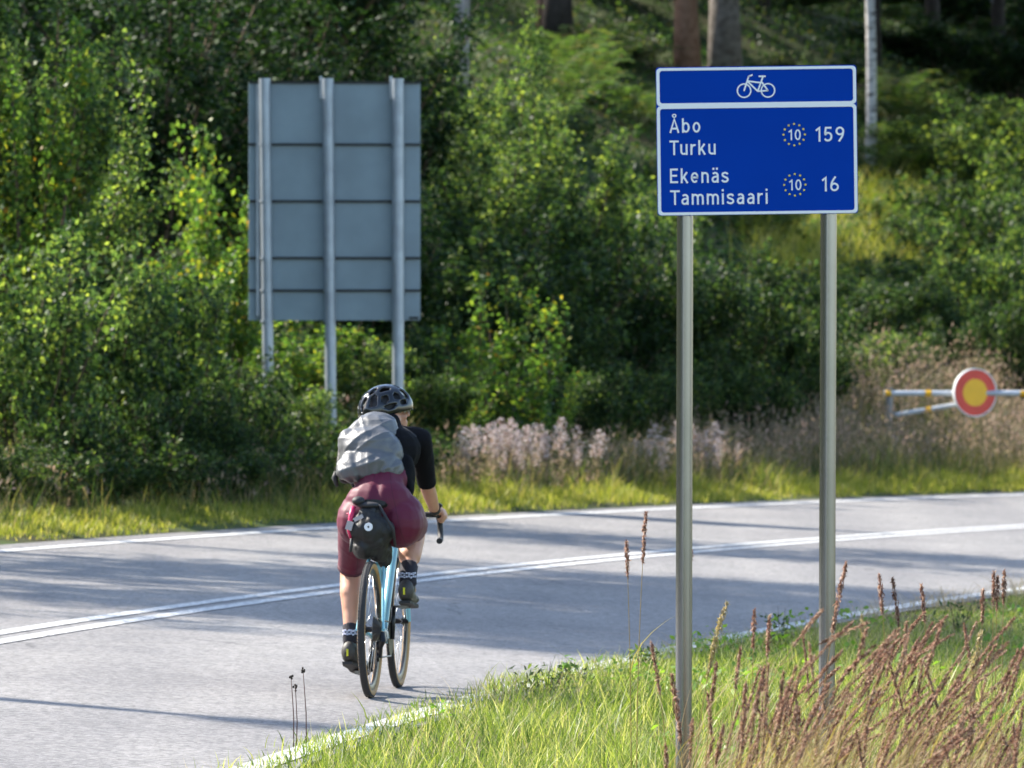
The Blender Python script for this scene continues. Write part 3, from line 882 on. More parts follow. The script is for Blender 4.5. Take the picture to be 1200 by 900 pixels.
# shorts
sh = MB()
sh.ell(pel + Vector((0, -.005, 0)), (.178, .13, .135)); sh.ell(L3(421, 612, .20), (.118, .125, .125)); sh.ell(L3(469, 613, .20), (.122, .125, .13))
sh.cap(pel, waist, .135, .128); sh.ell(waist + Vector((0, -.005, .005)), (.152, .112, .10))
def hemcone(mb, a, b, ra, rb): mb.tube([a, a.lerp(b, .5), b], [ra, (ra + rb) / 2, rb], 20)
leg_end_L = hipL.lerp(knL, .90); hemcone(sh, hipL, leg_end_L, .108, .070)
leg_end_R = hipR.lerp(knR, .74); hemcone(sh, hipR, leg_end_R, .112, .094)
sh.cap(hipL, hipL.lerp(knL, .45), .104, .090); sh.cap(hipR, hipR.lerp(knR, .35), .112, .104)
blob('shorts', sh, m_maroon, rider, .0075, 7, lambda p: .003 * noise.noise(p * 9) + .0018 * (1 - min(1, 1.8 * abs(noise.noise(Vector((p.x * 7 + 2, p.y * 7, p.z * 16 + p.x * 9)))))) ** 3 - .010 * math.exp(-((p.x - pel.x) / .02) ** 2))
for e_, a_, r_ in ((leg_end_L, hipL, .0715),):
    hm = MB(); d_ = (e_ - a_).normalized(); hm.tube([e_ - d_ * .012, e_ + d_ * .006], r_ + .001, 20); hm.build('hem', mat('hem_dark_maroon', (.07, .008, .022), .6), rider)
MB().box(L3(494.6, 607, .30) + Vector((.006, 0, 0)), (.006, .02, .014)).build('emblem', m_white, rider, False)
# jersey
je = MB()
je.ell(chest + Vector((0, 0, 0)), (.182, .145, .14)); je.cap(waist + Vector((0, -.0, .0)), chest, .137, .138); je.ell(waist + Vector((.005, .02, .012)), (.165, .115, .09))
je.cap(shL.lerp(shR, .06), shL.lerp(shR, .94), .074, .074); je.cap(neck0, neck0.lerp(neck1, .6), .070, .062)
for s_, e_ in ((shL, elL), (shR, elR)):
    hemcone(je, s_, s_.lerp(e_, .97), .066, .050); je.cap(s_, s_.lerp(e_, .4), .066, .06)
je.ell(L3(479, 556, .36), (.036, .06, .10)); je.ell(L3(481, 572, .33), (.022, .04, .05))
blob('jersey', je, m_jersey, rider, .0075, 5, lambda p: .007 * abs(noise.noise(Vector((p.x * 16, p.y * 10, p.z * 9)))) - .003)
# socks and shoes
for k_, a_, s in ((knL, anL, -1), (knR, anR, 1)):
    so = MB(); top = a_.lerp(k_, .13 if s < 0 else .22); 
    so.tube([top + (k_ - a_).normalized() * .0, a_.lerp(k_, .06), a_ + Vector((0, -.002, 0)), a_ + Vector((0, .0, -.045))], [q__ * (1.17 if s > 0 else 1.) for q__ in (.0405, .0385, .038, .04)], 20)
    so.ell(a_ + Vector((0, .01, -.05)), (.036, .05, .035))
    blob('sock', so, m_sock, rider, .006, 3)
    pr = MB()
    for i in range(9):
        an_ = RAD(-90 + (i - 4) * 15); sr = .0395 * (1.17 if s > 0 else 1.)
        for zz, wv in ((.012, 1), (-.006, 1), (.003, i % 2)):
            if wv: pr.box(a_ + Vector((sr * math.cos(an_), sr * math.sin(an_) - .001, zz + (.004 if i % 3 else 0))), (.004, .0095, .006 if i % 2 else .009), Matrix.Rotation(an_, 3, 'Z'))
    pr.build('sock_print', m_sockprint, rider, False)
    # shoe: heel cup, body, toe, sole
    ped = (Lp if s < 0 else Rp) + Vector((s * .055, 0, .012))
    heel = a_ + Vector((0, -.03, -.085)); toe = Vector((ped.x + s * .012, ped.y + .09, ped.z + .03))
    if s < 0: heel = Vector((a_.x, .295, ped.z + .075)); toe = Vector((ped.x, .50, ped.z + .02))
    else: heel = Vector((a_.x - .004, .30, ped.z + .055)); toe = Vector((ped.x + .022, .53, ped.z + .025))
    mid = heel.lerp(toe, .5)
    sho = MB(); sho.ell(heel + Vector((0, .02, .018)), (.043, .045, .060)); sho.cap(heel + Vector((0, .02, 0)), mid, .040, .042); sho.cap(mid, toe + Vector((0, -.02, -.004)), .042, .036)
    sho.cap(a_ + Vector((0, .01, -.055)), mid + Vector((0, 0, .02)), .040, .036); sho.ell(toe + Vector((0, -.01, -.004)), (.046, .055, .028))
    shoe = blob('shoe', sho, m_shoe, rider, .0065, 4)
    sl = MB(); d_ = (toe - heel)
    for u, w_ in ((-.08, .030), (.15, .036), (.4, .034), (.7, .044), (1.0, .040), (1.12, .022)):
        pass
    U = [(-.12, .026), (.1, .037), (.4, .034), (.72, .046), (1.0, .040), (1.14, .02)]
    V = []; F = []
    for u, w_ in U:
        c = heel + d_ * u + Vector((0, 0, -.034))
        V += [c + Vector((-w_, 0, 0)), c + Vector((w_, 0, 0)), c + Vector((w_, 0, -.014)), c + Vector((-w_, 0, -.014))]
    for i in range(len(U) - 1):
        for j in range(4): F.append((i * 4 + j, i * 4 + (j + 1) % 4, i * 4 + 4 + (j + 1) % 4, i * 4 + 4 + j))
    F += [(0, 1, 2, 3), tuple(len(V) - 4 + j for j in (3, 2, 1, 0))]
    sl.add(V, F); so_ = sl.build('sole', m_matt, shoe, False)
    tb = MB().box(heel + Vector((-.004, -.027, .018)), (.010, .006, .036)); tb.build('heel_tab', m_hivis, shoe, False)
# watch
wt = MB(); ax_ = (wrR - elR).normalized(); wc = elR.lerp(wrR, .93)
wt.tube([wc - ax_ * .011, wc + ax_ * .011], .0305, 18); wt.box(wc + Vector((.024, .004, .016)), (.02, .034, .03), Matrix.Rotation(.6, 3, 'Y'))
wt.build('wristwatch', m_matt, rider, angle=RAD(50))
# hair under the helmet
hr = MB(); hr.ell(hp(0, -.03, -.028), (.070, .070, .055), HR); hr.ell(hp(.02, -.05, -.055), (.04, .045, .04), HR)
blob('hair', hr, m_hair, rider, .007, 3, lambda p: .003 * noise.noise(p * 60))
# helmet: ribbed shell with vents over a dark liner
m_helmet = mat('helmet_gloss_black', (.006, .007, .009), .16, spec=.5, coat=.4)
helm = bpy.data.objects.new('helmet', None); COL.objects.link(helm); helm.parent = rider
def hpt(th, ph, k=1.):
    # th around (0 = front), ph from crown down
    a, b, c = .099, .134, .110
    x = a * math.sin(ph) * math.sin(th); y = b * math.sin(ph) * math.cos(th) - .012; z = c * math.cos(ph) + .018
    if math.cos(th) < 0: z -= .012 * math.sin(ph) ** 3 * -math.cos(th); y -= .006 * math.sin(ph)
    return Vector((x * k, y * k, z * k))
NU, NV = 60, 20
PH1 = RAD(104)
vents = []
for i, (tc, pc_, wt_, wp) in enumerate([(15, 62, 7, 16), (-15, 62, 7, 16), (45, 58, 8, 13), (-45, 58, 8, 13), (75, 60, 9, 9), (-75, 60, 9, 9), (105, 62, 10, 9), (-105, 62, 10, 9), (135, 60, 9, 14), (-135, 60, 9, 14), (165, 64, 7, 18), (-165, 64, 7, 18),
                                        (62, 80, 10, 5), (-62, 80, 10, 5), (95, 82, 10, 5), (-95, 82, 10, 5), (30, 30, 14, 8), (-30, 30, 14, 8), (100, 32, 20, 7), (-100, 32, 20, 7), (150, 32, 14, 9), (-150, 32, 14, 9)]):
    vents.append((RAD(tc), RAD(pc_), RAD(wt_), RAD(wp)))
V = []; F = []
for i in range(NV + 1):
    ph = RAD(3) + (PH1 - RAD(3)) * i / NV
    for j in range(NU):
        th = 2 * math.pi * j / NU
        rib = 1 + .012 * math.cos(th * 6 + math.pi) * math.sin(ph)
        V.append(hp(*(hpt(th, ph, rib))))
def inv(th, ph):
    for tc, pc_, wt_, wp in vents:
        dt = (th - tc + math.pi) % (2 * math.pi) - math.pi
        if (dt / wt_) ** 2 + ((ph - pc_) / wp) ** 2 < 1.15: return True
    return False
for i in range(NV):
    for j in range(NU):
        k = (j + 1) % NU
        th = 2 * math.pi * (j + .5) / NU; ph = RAD(3) + (PH1 - RAD(3)) * (i + .5) / NV
        if not inv(th, ph): F.append((i * NU + j, (i + 1) * NU + j, (i + 1) * NU + k, i * NU + k))
F.append(tuple(range(NU)))
hm = MB().add(V, F)
o = hm.build('shell', m_helmet, helm)
md = o.modifiers.new('solid', 'SOLIDIFY'); md.thickness = .014; md.offset = -1
md = o.modifiers.new('sub', 'SUBSURF'); md.levels = 1; md.render_levels = 1
ln = MB(); NV2 = 12; V = []; F = []
for i in range(NV2 + 1):
    ph = RAD(2) + (RAD(94) - RAD(2)) * i / NV2
    for j in range(32): V.append(hp(*hpt(2 * math.pi * j / 32, ph, .9)))
for i in range(NV2):
    for j in range(32): F.append((i * 32 + j, (i + 1) * 32 + j, (i + 1) * 32 + (j + 1) % 32, i * 32 + (j + 1) % 32))
ln.add(V, F).build('liner', m_matt, helm)
for s in (-1, 1):
    MB().tube([hp(s * .078, .02, -.0), hp(s * .076, .012, -.05), hp(s * .055, .03, -.10), hp(s * .02, .04, -.118), hp(0, .042, -.12)], .0055, 6).build('chin_strap', m_matt, helm)
MB().box(hp(.0, -.152, .01) , (.05, .006, .012), HR).build('rear_mark', m_sockprint, helm, False)
MB().box(hp(.088, -.075, -.004), (.006, .05, .010), HR @ Matrix.Rotation(.55, 3, 'Z')).build('side_mark', m_sockprint, helm, False)
# glasses
gl = MB(); gl.tube([hp(.074, -.01, .0), hp(.073, .05, .0), hp(.062, .092, -.002)], .0035, 6); gl.tube([hp(-.074, -.01, .0), hp(-.073, .05, .0), hp(-.062, .092, -.002)], .0035, 6)
gl.build('glasses_frame', m_white, rider)
le = MB(); V = []; F = []
for i in range(9):
    x = -.064 + .016 * i; yb = .108 - 4.2 * x * x
    V += [hp(x, yb, .016), hp(x, yb + .002, -.026 if abs(x) > .012 else -.008)]
for i in range(8): F.append((2 * i, 2 * i + 1, 2 * i + 3, 2 * i + 2))
le.add(V, F); o = le.build('glasses_lens', mat('lens_dark', (.02, .02, .03), .08, coat=1), rider)
md = o.modifiers.new('solid', 'SOLIDIFY'); md.thickness = .003

# ---- backpack with grey rain cover
m_cover = mat('rain_cover_grey', (.105, .108, .113), .42, metal=.1, spec=.6, bump=.1, bscale=90, var=.05, vscale=6)
pack = empty('backpack', (BX, BY, GZ0), -TH, 'grey rain-covered backpack on the cyclist\'s back', 'backpack')
bk = MB()
bk.ell(L3(431, 545, .285), (.162, .10, .088)); bk.ell(L3(434, 526, .34), (.150, .11, .12)); bk.ell(L3(440, 506, .43), (.120, .10, .09)); bk.ell(L3(445, 494, .50), (.088, .08, .05))
bk.ell(L3(411, 526, .37), (.07, .085, .10)); bk.ell(L3(424, 506, .43), (.075, .085, .07)); bk.ell(L3(452, 551, .29), (.10, .085, .062)); bk.ell(L3(455, 531, .35), (.078, .09, .10)); bk.ell(L3(416, 553, .27), (.095, .085, .058))
gath = L3(432, 566, .27)
def wrinkle(p):
    w = 0.
    # pleats gathered by the elastic at the bottom, long thin folds running down from the shoulders
    dz = max(0, min(1, (p.z - gath.z) / .30))
    a = math.atan2(p.x - gath.x, p.z - gath.z + .12)
    w += (1 - dz) ** 1.3 * .014 * noise.noise(Vector((a * 8, 1.3, p.y * 2)))
    for (c_, s_, fx, fz, sd, am) in ((.8, .6, 3.2, 11, 3.1, .009), (.55, -.83, 2.6, 10, 8.4, .006), (.98, .2, 5, 19, 1.7, .0045)):
        qx = p.x * c_ + p.z * s_; qz = p.z * c_ - p.x * s_
        n1 = noise.noise(Vector((qx * fx + sd, p.y * 2.5, qz * fz)))
        w += am * (1 - min(abs(n1) * 1.6, 1)) ** 3.2
    w += .012 * noise.noise(p * 7 + Vector((2, 7, 1)))
    return w - .006
blob('rain_cover', bk, m_cover, pack, .006, 16, wrinkle)
pb = MB(); pb.ell(L3(434, 549, .38), (.15, .08, .075)); pb.ell(L3(440, 515, .48), (.12, .08, .11)); pb.cap(L3(404, 560, .33), L3(470, 556, .35), .032, .04)
blob('pack_body', pb, m_bag, pack, .008, 4, lambda p: .004 * noise.noise(p * 25))
for s, sp_ in ((1, (L3(470, 500, .57), L3(484, 512, .53), L3(484, 540, .47), L3(476, 556, .40))), (-1, (L3(425, 500, .55), L3(402, 515, .53), L3(398, 540, .47), L3(400, 556, .40)))):
    MB().tube(sp_, [.012, .02, .016, .01], 8).build('shoulder_strap', m_bag, pack)
hb = MB(); hb.tube([L3(394, 553, .30), L3(392, 560, .29), L3(395, 570, .28)], [.012, .016, .008], 8); hb.tube([L3(478, 541, .33), L3(482, 545, .36), L3(483, 556, .40)], [.006, .007, .006], 6); hb.build('buckle_strap', m_matt, pack)

# ================================================================ vegetation
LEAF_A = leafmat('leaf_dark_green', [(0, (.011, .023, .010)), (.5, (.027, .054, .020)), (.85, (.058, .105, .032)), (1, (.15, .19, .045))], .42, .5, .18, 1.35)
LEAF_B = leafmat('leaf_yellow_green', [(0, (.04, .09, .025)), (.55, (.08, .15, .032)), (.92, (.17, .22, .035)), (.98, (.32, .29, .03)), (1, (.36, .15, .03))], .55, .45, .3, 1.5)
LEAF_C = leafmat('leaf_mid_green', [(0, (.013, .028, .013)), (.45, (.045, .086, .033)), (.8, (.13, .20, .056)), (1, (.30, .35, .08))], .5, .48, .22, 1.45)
LEAF_D = leafmat('leaf_deep_shade_green', [(0, (.007, .018, .008)), (.7, (.017, .040, .012)), (1, (.04, .075, .018))], .35, .55, .12)  # darkened leaf colour, the thicket's shade put into the green
LEAF_U = leafmat('undergrowth_leaf', [(0, (.014, .034, .014)), (.6, (.038, .080, .024)), (.9, (.085, .13, .03)), (1, (.16, .14, .05))], .4, .5, .2)
LEAF_F = leafmat('fern_green', [(0, (.045, .09, .028)), (.8, (.085, .14, .036)), (1, (.2, .15, .05))], .45)
NEEDLE = leafmat('needle_green', [(0, (.012, .03, .014)), (1, (.03, .055, .02))], .15)
GRASS_N = leafmat('grass_near', [(0, (.045, .09, .018)), (.35, (.14, .20, .035)), (.75, (.29, .34, .075)), (.88, (.46, .44, .19)), (1, (.55, .48, .27))], .45, .45, .4, 1.15)
GRASS_V = leafmat('grass_verge', [(0, (.12, .16, .025)), (.4, (.23, .25, .04)), (.75, (.34, .32, .07)), (1, (.46, .38, .15))], .45, .5, .25, 1.2)
GRASS_D = leafmat('grass_dry', [(0, (.12, .13, .05)), (.35, (.22, .18, .11)), (.75, (.34, .25, .17)), (1, (.46, .31, .25))], .4, .6, .2, 1.1, False)
GRASS_G = leafmat('grass_slope', [(0, (.04, .07, .022)), (.5, (.085, .11, .035)), (.8, (.18, .15, .07)), (1, (.3, .22, .13))], .45, .6, .2)
BARK = mat('bark_grey', (.10, .085, .07), .9, spec=.15, bump=1., bscale=14, col2=(.20, .175, .15), vscale=9)
BARK_P = mat('bark_pine', (.16, .085, .05), .9, spec=.15, bump=1., bscale=10, col2=(.26, .15, .10), vscale=7)
BARK_D = mat('bark_dark', (.03, .026, .022), .9, spec=.1, bump=1., bscale=12, col2=(.055, .045, .04), vscale=6)
def birchmat():
    m = mat('bark_birch', (.55, .52, .48), .8, spec=.2)
    nt = m.node_tree; b = nt.nodes['Principled BSDF']; L = nt.links.new
    tc = nt.nodes.new('ShaderNodeTexCoord'); mp = nt.nodes.new('ShaderNodeMapping'); mp.inputs['Scale'].default_value = (3, 3, 9)
    n = nt.nodes.new('ShaderNodeTexNoise'); n.inputs['Scale'].default_value = 1.6; n.inputs['Detail'].default_value = 6; n.inputs['Roughness'].default_value = .7
    L(tc.outputs['Object'], mp.inputs['Vector']); L(mp.outputs[0], n.inputs['Vector'])
    r = nt.nodes.new('ShaderNodeValToRGB')
    for e, (p, c) in zip(r.color_ramp.elements, ((.40, (.05, .045, .04)), (.48, (.58, .55, .52)))): e.position = p; e.color = (*c, 1)
    L(n.outputs['Fac'], r.inputs['Fac']); L(r.outputs[0], b.inputs['Base Color']); return m
BARK_B = birchmat()
STEM = mat('stem_brown', (.10, .07, .045), .8, spec=.2)
STEM_G = mat('stem_green', (.11, .12, .04), .7, spec=.2)

def unit(v): return v / np.maximum(np.linalg.norm(v, axis=-1, keepdims=True), 1e-9)
def leaf_quads(P, size, up=.6, aspect=.62, g=rng, axis=None):
    n = len(P)
    nor = unit(g.normal(size=(n, 3)) + np.array([0, 0, up]))
    t = g.normal(size=(n, 3)) if axis is None else axis + .5 * g.normal(size=(n, 3))
    t = unit(t - nor * (t * nor).sum(1, keepdims=True)); s = np.cross(nor, t)
    L = (size * g.uniform(.65, 1.25, n))[:, None]; W = L * aspect
    v = np.stack([P - t * L * .5, P + s * W * .5 - t * L * .05 + nor * L * .07, P + t * L * .5, P - s * W * .5 - t * L * .05 + nor * L * .07], 1)
    return v.reshape(-1, 3), np.arange(4 * n).reshape(n, 4)

def shoots(h, spread, nst, g, upright=.5, base=.18):
    S_ = []
    for i in range(nst):
        az = 2 * math.pi * (i + g.uniform(-.4, .4)) / nst; out = spread * g.uniform(.25, 1.) ** .8
        hh = h * g.uniform(.62, 1.) * (1 - .25 * (out / max(spread, 1e-6)) * (1 - upright))
        u = np.linspace(0, 1, 7)[:, None]
        d = np.array([math.cos(az), math.sin(az), 0]); b = d * base * g.uniform(.1, 1)
        c = b + d * out * u ** g.uniform(.75, 1.5) + np.array([0, 0, hh]) * u ** g.uniform(.8, 1.0) + g.normal(size=3) * .06 * spread * np.sin(u * 3.1)
        S_.append(c)
    return S_
def make_bush(seed, h=2.6, spread=1.1, nst=10, twigs=15, leaf=.062, nl=11000, upright=.5, lo=.12, tw=.24, up=.5, m=LEAF_A, aspect=.64, bark=STEM):
    g = np.random.default_rng(seed)
    S_ = shoots(h, spread, nst, g, upright)
    mb = MB(); T0 = []; T1 = []
    for c in S_:
        mb.tube([Vector(p) for p in c], list(np.linspace(.018, .003, 7) * h / 2.6), 5, caps=False)
        us = lo + (1 - lo) * g.uniform(0, 1, twigs) ** .8
        for u in us:
            i = min(int(u * 6), 5); f_ = u * 6 - i; p = c[i] * (1 - f_) + c[i + 1] * f_
            ax = unit(c[i + 1] - c[i]); d = unit(unit(g.normal(size=3)) * np.array([1, 1, .5]) + ax * (.5 + .9 * upright) + np.array([0, 0, .15]))
            ln_ = h * tw * g.uniform(.5, 1.1) * (1.15 - .75 * u)
            T0.append(p); T1.append(p + d * ln_)
            mb.tube([Vector(p), Vector(p + d * ln_)], [.005, .0015], 3, caps=False)
    T0 = np.array(T0); T1 = np.array(T1); ln_ = np.linalg.norm(T1 - T0, axis=1)
    w = g.uniform(.3, 1, len(T0)) * (ln_ + .05); w /= w.sum()
    k = g.choice(len(T0), nl, p=w); u = g.uniform(.1, 1.08, nl)[:, None]
    P = T0[k] * (1 - u) + T1[k] * u + g.normal(size=(nl, 3)) * leaf * .9
    P[:, 2] = np.maximum(P[:, 2], .03)
    v, q_ = leaf_quads(P, leaf, up, aspect, g)
    return (mb.mesh('stems', bark), npmesh('foliage', v, q_, m)), h, spread
def variants(n, **kw): return [make_bush(seed=kw.get('m').name.__len__() * 100 + i * 7 + int(kw.get('h', 2) * 10), **kw) for i in range(n)]
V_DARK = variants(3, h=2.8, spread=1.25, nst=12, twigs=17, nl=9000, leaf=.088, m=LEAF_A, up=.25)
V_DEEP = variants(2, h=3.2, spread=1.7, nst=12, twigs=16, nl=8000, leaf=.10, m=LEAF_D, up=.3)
V_MID = variants(3, h=2.8, spread=1.2, nst=12, twigs=18, nl=8500, leaf=.080, m=LEAF_C, upright=.6, up=.2)
V_YEL = variants(2, h=2.6, spread=.75, nst=9, twigs=18, nl=4200, leaf=.072, m=LEAF_B, up=.1, upright=.85, tw=.17, aspect=.8)
V_SAP = variants(2, h=2.2, spread=.7, nst=8, twigs=20, nl=3000, leaf=.060, m=LEAF_B, up=.1, upright=.9, tw=.16, aspect=.8)
V_LOW = variants(3, h=1.1, spread=.7, nst=14, twigs=12, nl=2600, leaf=.072, m=LEAF_A, upright=.4, tw=.3)
V_TALL = variants(2, h=5.4, spread=1.5, nst=13, twigs=34, nl=17000, leaf=.082, m=LEAF_C, upright=.65, up=.2, tw=.15)
V_TALLY = variants(2, h=5.2, spread=1.1, nst=9, twigs=34, nl=7500, leaf=.075, m=LEAF_B, upright=.85, up=.1, tw=.10, aspect=.8)
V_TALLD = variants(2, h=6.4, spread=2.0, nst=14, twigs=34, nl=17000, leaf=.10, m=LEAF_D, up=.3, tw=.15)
KIND = dict(tall=V_TALL, tally=V_TALLY, talld=V_TALLD, dark=V_DARK, deep=V_DEEP, mid=V_MID, yel=V_YEL, sap=V_SAP, low=V_LOW)
_cnt = {}
def plant(kind, px, Y, top, wpx, label, group=None, name='bush', cat='bush'):
    """a bush standing at distance Y in the direction of column px, its tip at row top, wpx wide"""
    i = _cnt.get(kind, 0); _cnt[kind] = i + 1
    (ms, mf), h, sp = KIND[kind][i % len(KIND[kind])]
    X = at(px, Y); z = Hs(X, Y); hh = max(zrow(top, Y) - z, .35); ww = wpx / 8000 * Y / 2
    o = empty(name, (X, Y, z - .03), random.uniform(0, 6.28), label, cat, group)
    o.scale = (ww / sp, ww / sp, hh / h)
    link('stems', ms, o); link('foliage', mf, o)
    return o

# --- hedge on the left, the shrubs round the grey sign
plant('tall', 8, 61.0, -90, 330, 'tallest leafy bush at the left edge of the photo, reaching past its top')
plant('tally', 40, 60.2, -60, 230, 'upright shrub with sunlit yellow-green tips at upper left')
plant('tall', 96, 62.5, 60, 260, 'tall mid-green bush second from the left edge, yellow leaves at its tip')
plant('mid', 28, 57.6, 235, 260, 'broad dark bush at the left edge beside the road verge')
plant('mid', 128, 59.5, 250, 250, 'dense dark bush low in the left hedge, above the verge')
plant('mid', 196, 61.5, 300, 230, 'rounded green bush in the hedge left of the grey sign')
plant('dark', 240, 64.0, 380, 170, 'small dark bush at the foot of the hedge left of the grey sign')
plant('yel', 262, 69.0, 140, 150, 'slender shrub with yellow and orange leaves just left of the grey sign')
plant('yel', 222, 67.0, 280, 130, 'lower yellow-leaved shrub left of the taller yellow one by the grey sign')
plant('mid', 306, 65.2, 440, 130, 'feathery green shrub hiding the left post of the grey sign')
plant('mid', 350, 65.4, 440, 120, 'low green shrub between left and middle posts of the grey sign')
plant('yel', 352, 70.0, 360, 150, 'yellow-green shrub seen below the grey sign panel, between its posts')
plant('mid', 432, 70.0, 385, 130, 'yellowish shrub below the grey sign, right of its middle post')
plant('dark', 505, 73.0, 360, 150, 'dark leafy bush just right of the grey sign\'s right post')
# --- dark thicket behind the signs
plant('talld', 170, 74.0, -120, 420, 'large dark shaded bush behind the left hedge')
plant('talld', 300, 78.0, -140, 420, 'tall dark bush rising behind the left side of the grey sign')
plant('talld', 410, 80.0, -70, 340, 'tall dark bush rising behind the top of the grey sign')
plant('deep', 430, 74.0, 200, 300, 'shaded bush directly behind the grey sign panel')
# --- sunlit leafy trees in the middle
plant('tall', 588, 84.0, 5, 190, 'tall sunlit leafy bush right of the grey sign, reaching the top of the photo')
plant('tall', 640, 82.5, 62, 200, 'bright sunlit leafy bush in the upper middle, with glinting leaves')
plant('tall', 560, 80.0, 130, 260, 'broad sunlit bush right beside the grey sign\'s upper edge')
plant('mid', 690, 83.5, 175, 220, 'leafy bush left of the blue sign, yellow-green at its crown')
plant('mid', 752, 86.0, 190, 160, 'narrow bush touching the left side of the blue sign')
plant('dark', 545, 76.5, 205, 240, 'dark bush beside the lower right of the grey sign')
plant('dark', 640, 78.0, 225, 260, 'broad dark bush in the middle of the photo behind the birch sapling')
plant('deep', 720, 79.0, 265, 230, 'deeply shaded bush left of the blue sign\'s left post')
plant('dark', 785, 80.0, 255, 200, 'dark bush behind the blue sign\'s left post')
plant('dark', 862, 81.5, 262, 210, 'dark rounded bush below the blue sign between its posts')
plant('dark', 930, 83.0, 300, 170, 'dark bush just left of the blue sign\'s right post')
plant('mid', 1000, 86.5, 372, 170, 'green bush right of the blue sign\'s right post, before the barrier')
plant('dark', 1058, 90.0, 392, 120, 'small dark bush where the barrier boom ends')
plant('sap', 590, 71.5, 312, 170, 'young birch with bright yellow-green leaves beyond the road in the middle', name='birch_sapling', cat='sapling')
plant('sap', 528, 70.5, 430, 120, 'small yellow-green sapling left of the taller young birch', name='birch_sapling', cat='sapling')
plant('sap', 652, 72.5, 430, 100, 'small sapling right of the taller young birch', name='birch_sapling', cat='sapling')
plant('low', 700, 75.0, 430, 110, 'low leafy shrub in the dry grass left of the blue sign')
# --- right-hand thicket
plant('dark', 1105, 98.0, 270, 190, 'dark bush behind the round red and yellow sign')
plant('mid', 1175, 96.0, 225, 190, 'green bush at the right edge above the barrier, sunlit along its top')
plant('deep', 1110, 104.0, 320, 220, 'shaded bush low behind the barrier at right')
plant('deep', 1195, 93.0, 390, 120, 'shaded bush at the right edge just above the barrier boom')
plant('mid', 1090, 118.0, 130, 200, 'green bush right of the white birch trunk')
plant('mid', 1170, 116.0, 95, 220, 'broad green bush at upper right below the dark forest')
plant('mid', 1210, 108.0, 120, 160, 'tall green bush at the right edge of the photo, upper part')
plant('low', 1010, 112.0, 215, 80, 'low shrub with reddish leaves at the foot of the white birch')
# --- darker growth up the slope, alike and shaded
TH_L = 'one of the shaded bushes in the dark wood along the top of the photo'
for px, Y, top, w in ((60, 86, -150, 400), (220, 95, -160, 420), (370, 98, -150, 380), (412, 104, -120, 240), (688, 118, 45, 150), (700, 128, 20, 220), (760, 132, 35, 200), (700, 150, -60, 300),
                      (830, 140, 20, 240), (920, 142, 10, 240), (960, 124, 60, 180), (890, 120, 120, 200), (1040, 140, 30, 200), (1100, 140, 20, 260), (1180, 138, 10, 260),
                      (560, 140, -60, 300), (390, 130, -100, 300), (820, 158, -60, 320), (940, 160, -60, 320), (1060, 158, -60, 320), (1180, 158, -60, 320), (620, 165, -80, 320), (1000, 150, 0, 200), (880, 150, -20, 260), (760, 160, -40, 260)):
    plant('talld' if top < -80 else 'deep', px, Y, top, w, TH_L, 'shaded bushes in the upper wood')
LO_L = 'one of the low leafy shrubs on the slope behind the signs'
for px, Y, top, w in ((690, 108, 100, 140), (735, 112, 110, 130), (760, 100, 180, 130), (640, 100, 120, 140), (850, 104, 190, 130), (1130, 106, 190, 140), (1070, 104, 240, 120), (1040, 100, 300, 110),
                      (1190, 104, 190, 130), (800, 96, 225, 120), (900, 100, 230, 90), (720, 118, 80, 130)):
    plant('low', px, Y, top, w, LO_L, 'low shrubs on the slope')

# --- low growth along the foot of the hedge
for i, (px, Y, top, w) in enumerate(((0, 55.0, 490, 120), (45, 55.6, 520, 120), (92, 56.4, 500, 130), (135, 57.2, 525, 110), (180, 58.2, 500, 130), (225, 59.0, 525, 110), (268, 60.0, 495, 120), (310, 61.0, 520, 110), (348, 62.0, 500, 100), (385, 62.8, 525, 90), (430, 64.4, 510, 110), (480, 65.6, 500, 110), (535, 67.4, 505, 90), (70, 56.6, 440, 130), (160, 58.6, 440, 130), (240, 60.6, 430, 130), (295, 62.4, 440, 120), (365, 64.4, 470, 100))):
    plant('low' if i % 3 else 'dark', px, Y, top, w, 'one of the low shrubs along the foot of the hedge above the far verge', 'low shrubs along the foot of the hedge')
for i, (px, Y, top, w, lb) in enumerate(((985, 92, 300, 150, 'dark bush behind the blue sign\'s right post, above the barrier level'), (1045, 94, 305, 150, 'dark bush between the right post and the round sign'), (1100, 93, 345, 130, 'dark bush just behind the barrier, left of the round sign'), (1150, 94, 320, 130, 'dark bush just behind the round sign'), (1200, 90, 300, 130, 'dark bush at the right edge behind the barrier boom'), (905, 86, 330, 120, 'dark bush low between the blue sign\'s posts'), (1080, 108, 205, 150, 'dark green bush up the slope right of the birch foot'))):
    plant('dark', px, Y, top, w, lb)
for i, (px, Y, top, w) in enumerate(((505, 70.2, 415, 120), (560, 71.8, 440, 110), (622, 73.6, 425, 130), (672, 74.6, 415, 120), (725, 76.0, 400, 130), (780, 77.2, 405, 120), (835, 78.6, 395, 130), (890, 80.0, 405, 120), (945, 81.8, 395, 120), (660, 76.5, 340, 150), (820, 80.5, 330, 150))):
    plant('dark', px, Y, top, w, 'one of the low dark bushes behind the dry grass in the middle', 'low dark bushes behind the dry grass')
